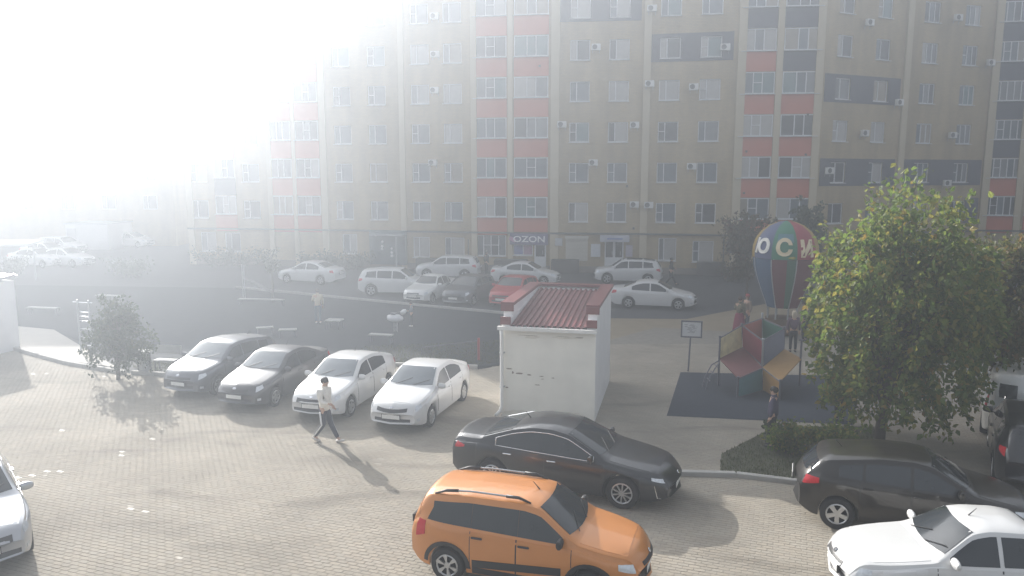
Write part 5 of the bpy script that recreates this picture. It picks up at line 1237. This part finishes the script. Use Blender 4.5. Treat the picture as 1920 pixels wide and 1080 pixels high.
def tree(name, base, trunk_h, crown_c, crown_r, nleaf, leaf, size, label, cat='tree', nbr=26, seed=1, strings=0, tr=.11, group=None, lobes=None):
    rg = np.random.default_rng(seed); t = thing(name, base, label, cat, group); bz = Vector(base)
    cc = np.array(crown_c) - np.array(base); cr = np.array(crown_r)
    mb = MB(); top = Vector((cc[0] * .6, cc[1] * .6, trunk_h)); apex = Vector((cc[0], cc[1], cc[2] + cr[2] * .6))
    mb.tube([(0, 0, -.05), (.02, 0, trunk_h * .5), tuple(top), tuple(top.lerp(apex, .5)), tuple(apex)], [tr * 1.25, tr, tr * .85, tr * .5, tr * .15], 9)
    tips = []
    for i in range(nbr):
        u = rg.normal(0, 1, 3); u /= np.linalg.norm(u); e = Vector(cc + u * cr * rg.uniform(.75, 1.0)); f = rg.uniform(0, .75)
        o = top.lerp(apex, f) if rg.random() < .75 else Vector((0, 0, trunk_h * .7)).lerp(top, rg.random()); m = o.lerp(e, .5) + Vector((0, 0, .25 * cr[2] * rg.uniform(-.2, .5)))
        mb.tube([tuple(o), tuple(m), tuple(e)], [tr * .38, tr * .2, .006], 5); tips.append((o, m, e))
    mb.build('trunk', BARK, t, True)
    P, D = [], []; per = nleaf // len(tips)
    for o, m, e in tips:
        nt = 9                                                    # twig clusters along each limb
        for c in range(nt):
            f = rg.uniform(.35, 1.05); q = np.array(o.lerp(m, f * 2) if f < .5 else m.lerp(e, (f - .5) * 2)); q = q + rg.normal(0, .10, 3) * cr
            k = max(3, per // nt); sp = rg.uniform(.05, .13) * cr.mean()
            pts = q + rg.normal(0, 1, (k, 3)) * np.array([sp, sp, sp * .8]); P.append(pts); D.append((pts - cc) / cr)
    for i in range(strings):                                     # hanging leafy ends at the rim of the crown
        a = rg.uniform(0, 6.28); z = rg.uniform(-.85, .6); r = math.sqrt(1 - z * z); q = cc + cr * np.array([r * math.cos(a), r * math.sin(a), z]) * rg.uniform(.85, 1.06); k = 26
        s = np.linspace(0, 1, k)[:, None] * np.array([.25 * math.cos(a), .25 * math.sin(a), -.85]) * rg.uniform(.5, 1.0); pts = q + s + rg.normal(0, .065, (k, 3)); P.append(pts); D.append(np.tile(np.array([[math.cos(a), math.sin(a), -.6]]), (k, 1)))
    P = np.concatenate(P); D = np.concatenate(D); ok = P[:, 2] > .25; P, D = P[ok], D[ok]
    tag(link('crown', leaf_mesh('crown', leaves(P, D, size, rg), leaf), t), kind='stuff'); return t
b = G(1648, 830); c = AT(1690, 545, b.y)
tree('maple_tree', b, 1.3, (c.x, b.y, c.z - .35), (2.0, 2.0, 3.2), 15000, LEAF, .15, 'big leafy maple in front of the right wing, partly sunlit', nbr=46, seed=4, strings=260, tr=.12)
b2 = G(1868, 800); c2 = AT(1852, 590, b2.y)
tree('maple_tree', b2, 1.5, (c2.x + .5, b2.y, c2.z + .55), (1.9, 1.7, 1.75), 8000, LEAFY, .14, 'smaller yellowing tree at the right edge in front of the van', nbr=24, seed=9, strings=25, tr=.09)
b = Vector((AT(1400, 540, 42).x, 42, 0))
tree('young_tree', b, 1.5, (b.x, 42, 3.3), (1.5, 1.4, 1.9), 3500, LEAFR, .17, 'rusty young tree left of the balloon pavilion before the dark shop sign', nbr=18, seed=12, tr=.07)
b = Vector((AT(1508, 540, 41).x, 41, 0))
tree('young_tree', b, 2.2, (b.x, 41, 4.2), (1.0, 1.0, 1.5), 2600, LEAFD, .17, 'dark green young tree right behind the balloon pavilion', nbr=16, seed=13, tr=.07)
b = G(222, 712); c = AT(222, 640, b.y)
tree('small_tree', b, .7, (c.x, b.y, 1.6), (1.0, .95, 1.2), 3600, LEAFD, .11, 'small bushy tree on the kerb at left casting a ragged shadow', nbr=26, seed=21, tr=.06, strings=25)
b = G(512, 566); tree('thin_tree', b, 1.7, (b.x, b.y, 2.4), (.45, .45, .9), 500, LEAFD, .12, 'thin young tree in front of the hazy white sedan', nbr=10, seed=22, tr=.06)
def shrub(base, r, h, n, leaf, size, label, seed, group=None):
    rg = np.random.default_rng(seed); t = thing('shrub', base, label, 'shrub', group); mb = MB(); P = []; D = []
    for i in range(max(9, n // 60)):
        a = rg.uniform(0, 6.28); q = rg.uniform(0, 1) ** .5; e = Vector((r[0] * q * math.cos(a), r[1] * q * math.sin(a), h * rg.uniform(.45, 1.05)))
        mb.tube([(e.x * .3, e.y * .3, 0), (e.x * .7, e.y * .7, e.z * .55), tuple(e)], [.014, .01, .004], 5)
        k = 60; f = rg.uniform(.35, 1.05, k)[:, None]; pts = np.array([e.x, e.y, e.z]) * f + rg.normal(0, 1, (k, 3)) * np.array([r[0], r[1], h]).mean() * .11; pts[:, 2] = np.abs(pts[:, 2]); P.append(pts); D.append(pts * 0 + np.array([math.cos(a), math.sin(a), .4]))
    mb.build('stems', BARK, t); P = np.concatenate(P); D = np.concatenate(D)
    tag(link('foliage', leaf_mesh('foliage', leaves(P, D, size, rg, droop=.1), leaf), t), kind='stuff'); return t
shrub(G(1478, 850), (.55, .5), .75, 2200, LEAF, .09, 'green shrub on the lawn in front of the rubber mat', 31)
shrub(G(1560, 850), (.7, .5), .7, 2400, LEAF, .09, 'sprawling shrub behind the black crossover', 32)
shrub(G(1452, 828), (.3, .3), .5, 700, LEAFD, .09, 'low dark shrub at the feet of the violet jacket', 33)
shrub(Vector((AT(1388, 500, 49).x, 49.5, 0)), (1.5, .8), 1.5, 1500, LEAFR, .14, 'rusty shrub by the wall under the dark shop sign', 34)
for i, (px, w, h, l) in enumerate(((655, 2.2, 1.2, 'hazy green hedge left of the teal shop entrance'), (600, 1.8, 1.0, 'hazy hedge behind the farthest left white sedan'), (430, 3.0, 1.3, 'hazy hedge along the left end of the apartment building'))):
    Y = YPX(px) - 1.3; shrub(Vector((AT(px, 500, Y).x, Y, 0)), (w, .7), h, 1600, LEAFD, .15, l, 40 + i)
for i, (px, l) in enumerate(((20, 'hazy shrub by the left edge at the back of the playground'), (250, 'hazy shrub behind the playground under the box building'))):
    p = G(px, 520); shrub(p, (2.0, 1.0), 1.4, 1200, LEAFD, .15, l, 50 + i)

# ================================================================== HAZE
mb = MB(); mb.box((0, 250, 14), (760, 640, 32)); hz = mb.build('haze', None, None)
hm = bpy.data.materials.new('glare_haze'); hm.use_nodes = True; nt = hm.node_tree; nt.nodes.clear()  # scattering air added to stand in for veiling glare inside the lens
pv = nt.nodes.new('ShaderNodeVolumePrincipled'); pv.inputs['Color'].default_value = (.82, .895, 1, 1); pv.inputs['Density'].default_value = HAZE_DENSITY; pv.inputs['Anisotropy'].default_value = HAZE_G
om = nt.nodes.new('ShaderNodeOutputMaterial'); nt.links.new(pv.outputs[0], om.inputs['Volume'])
hz.data.materials.clear(); hz.data.materials.append(hm); tag(hz, kind='stuff')
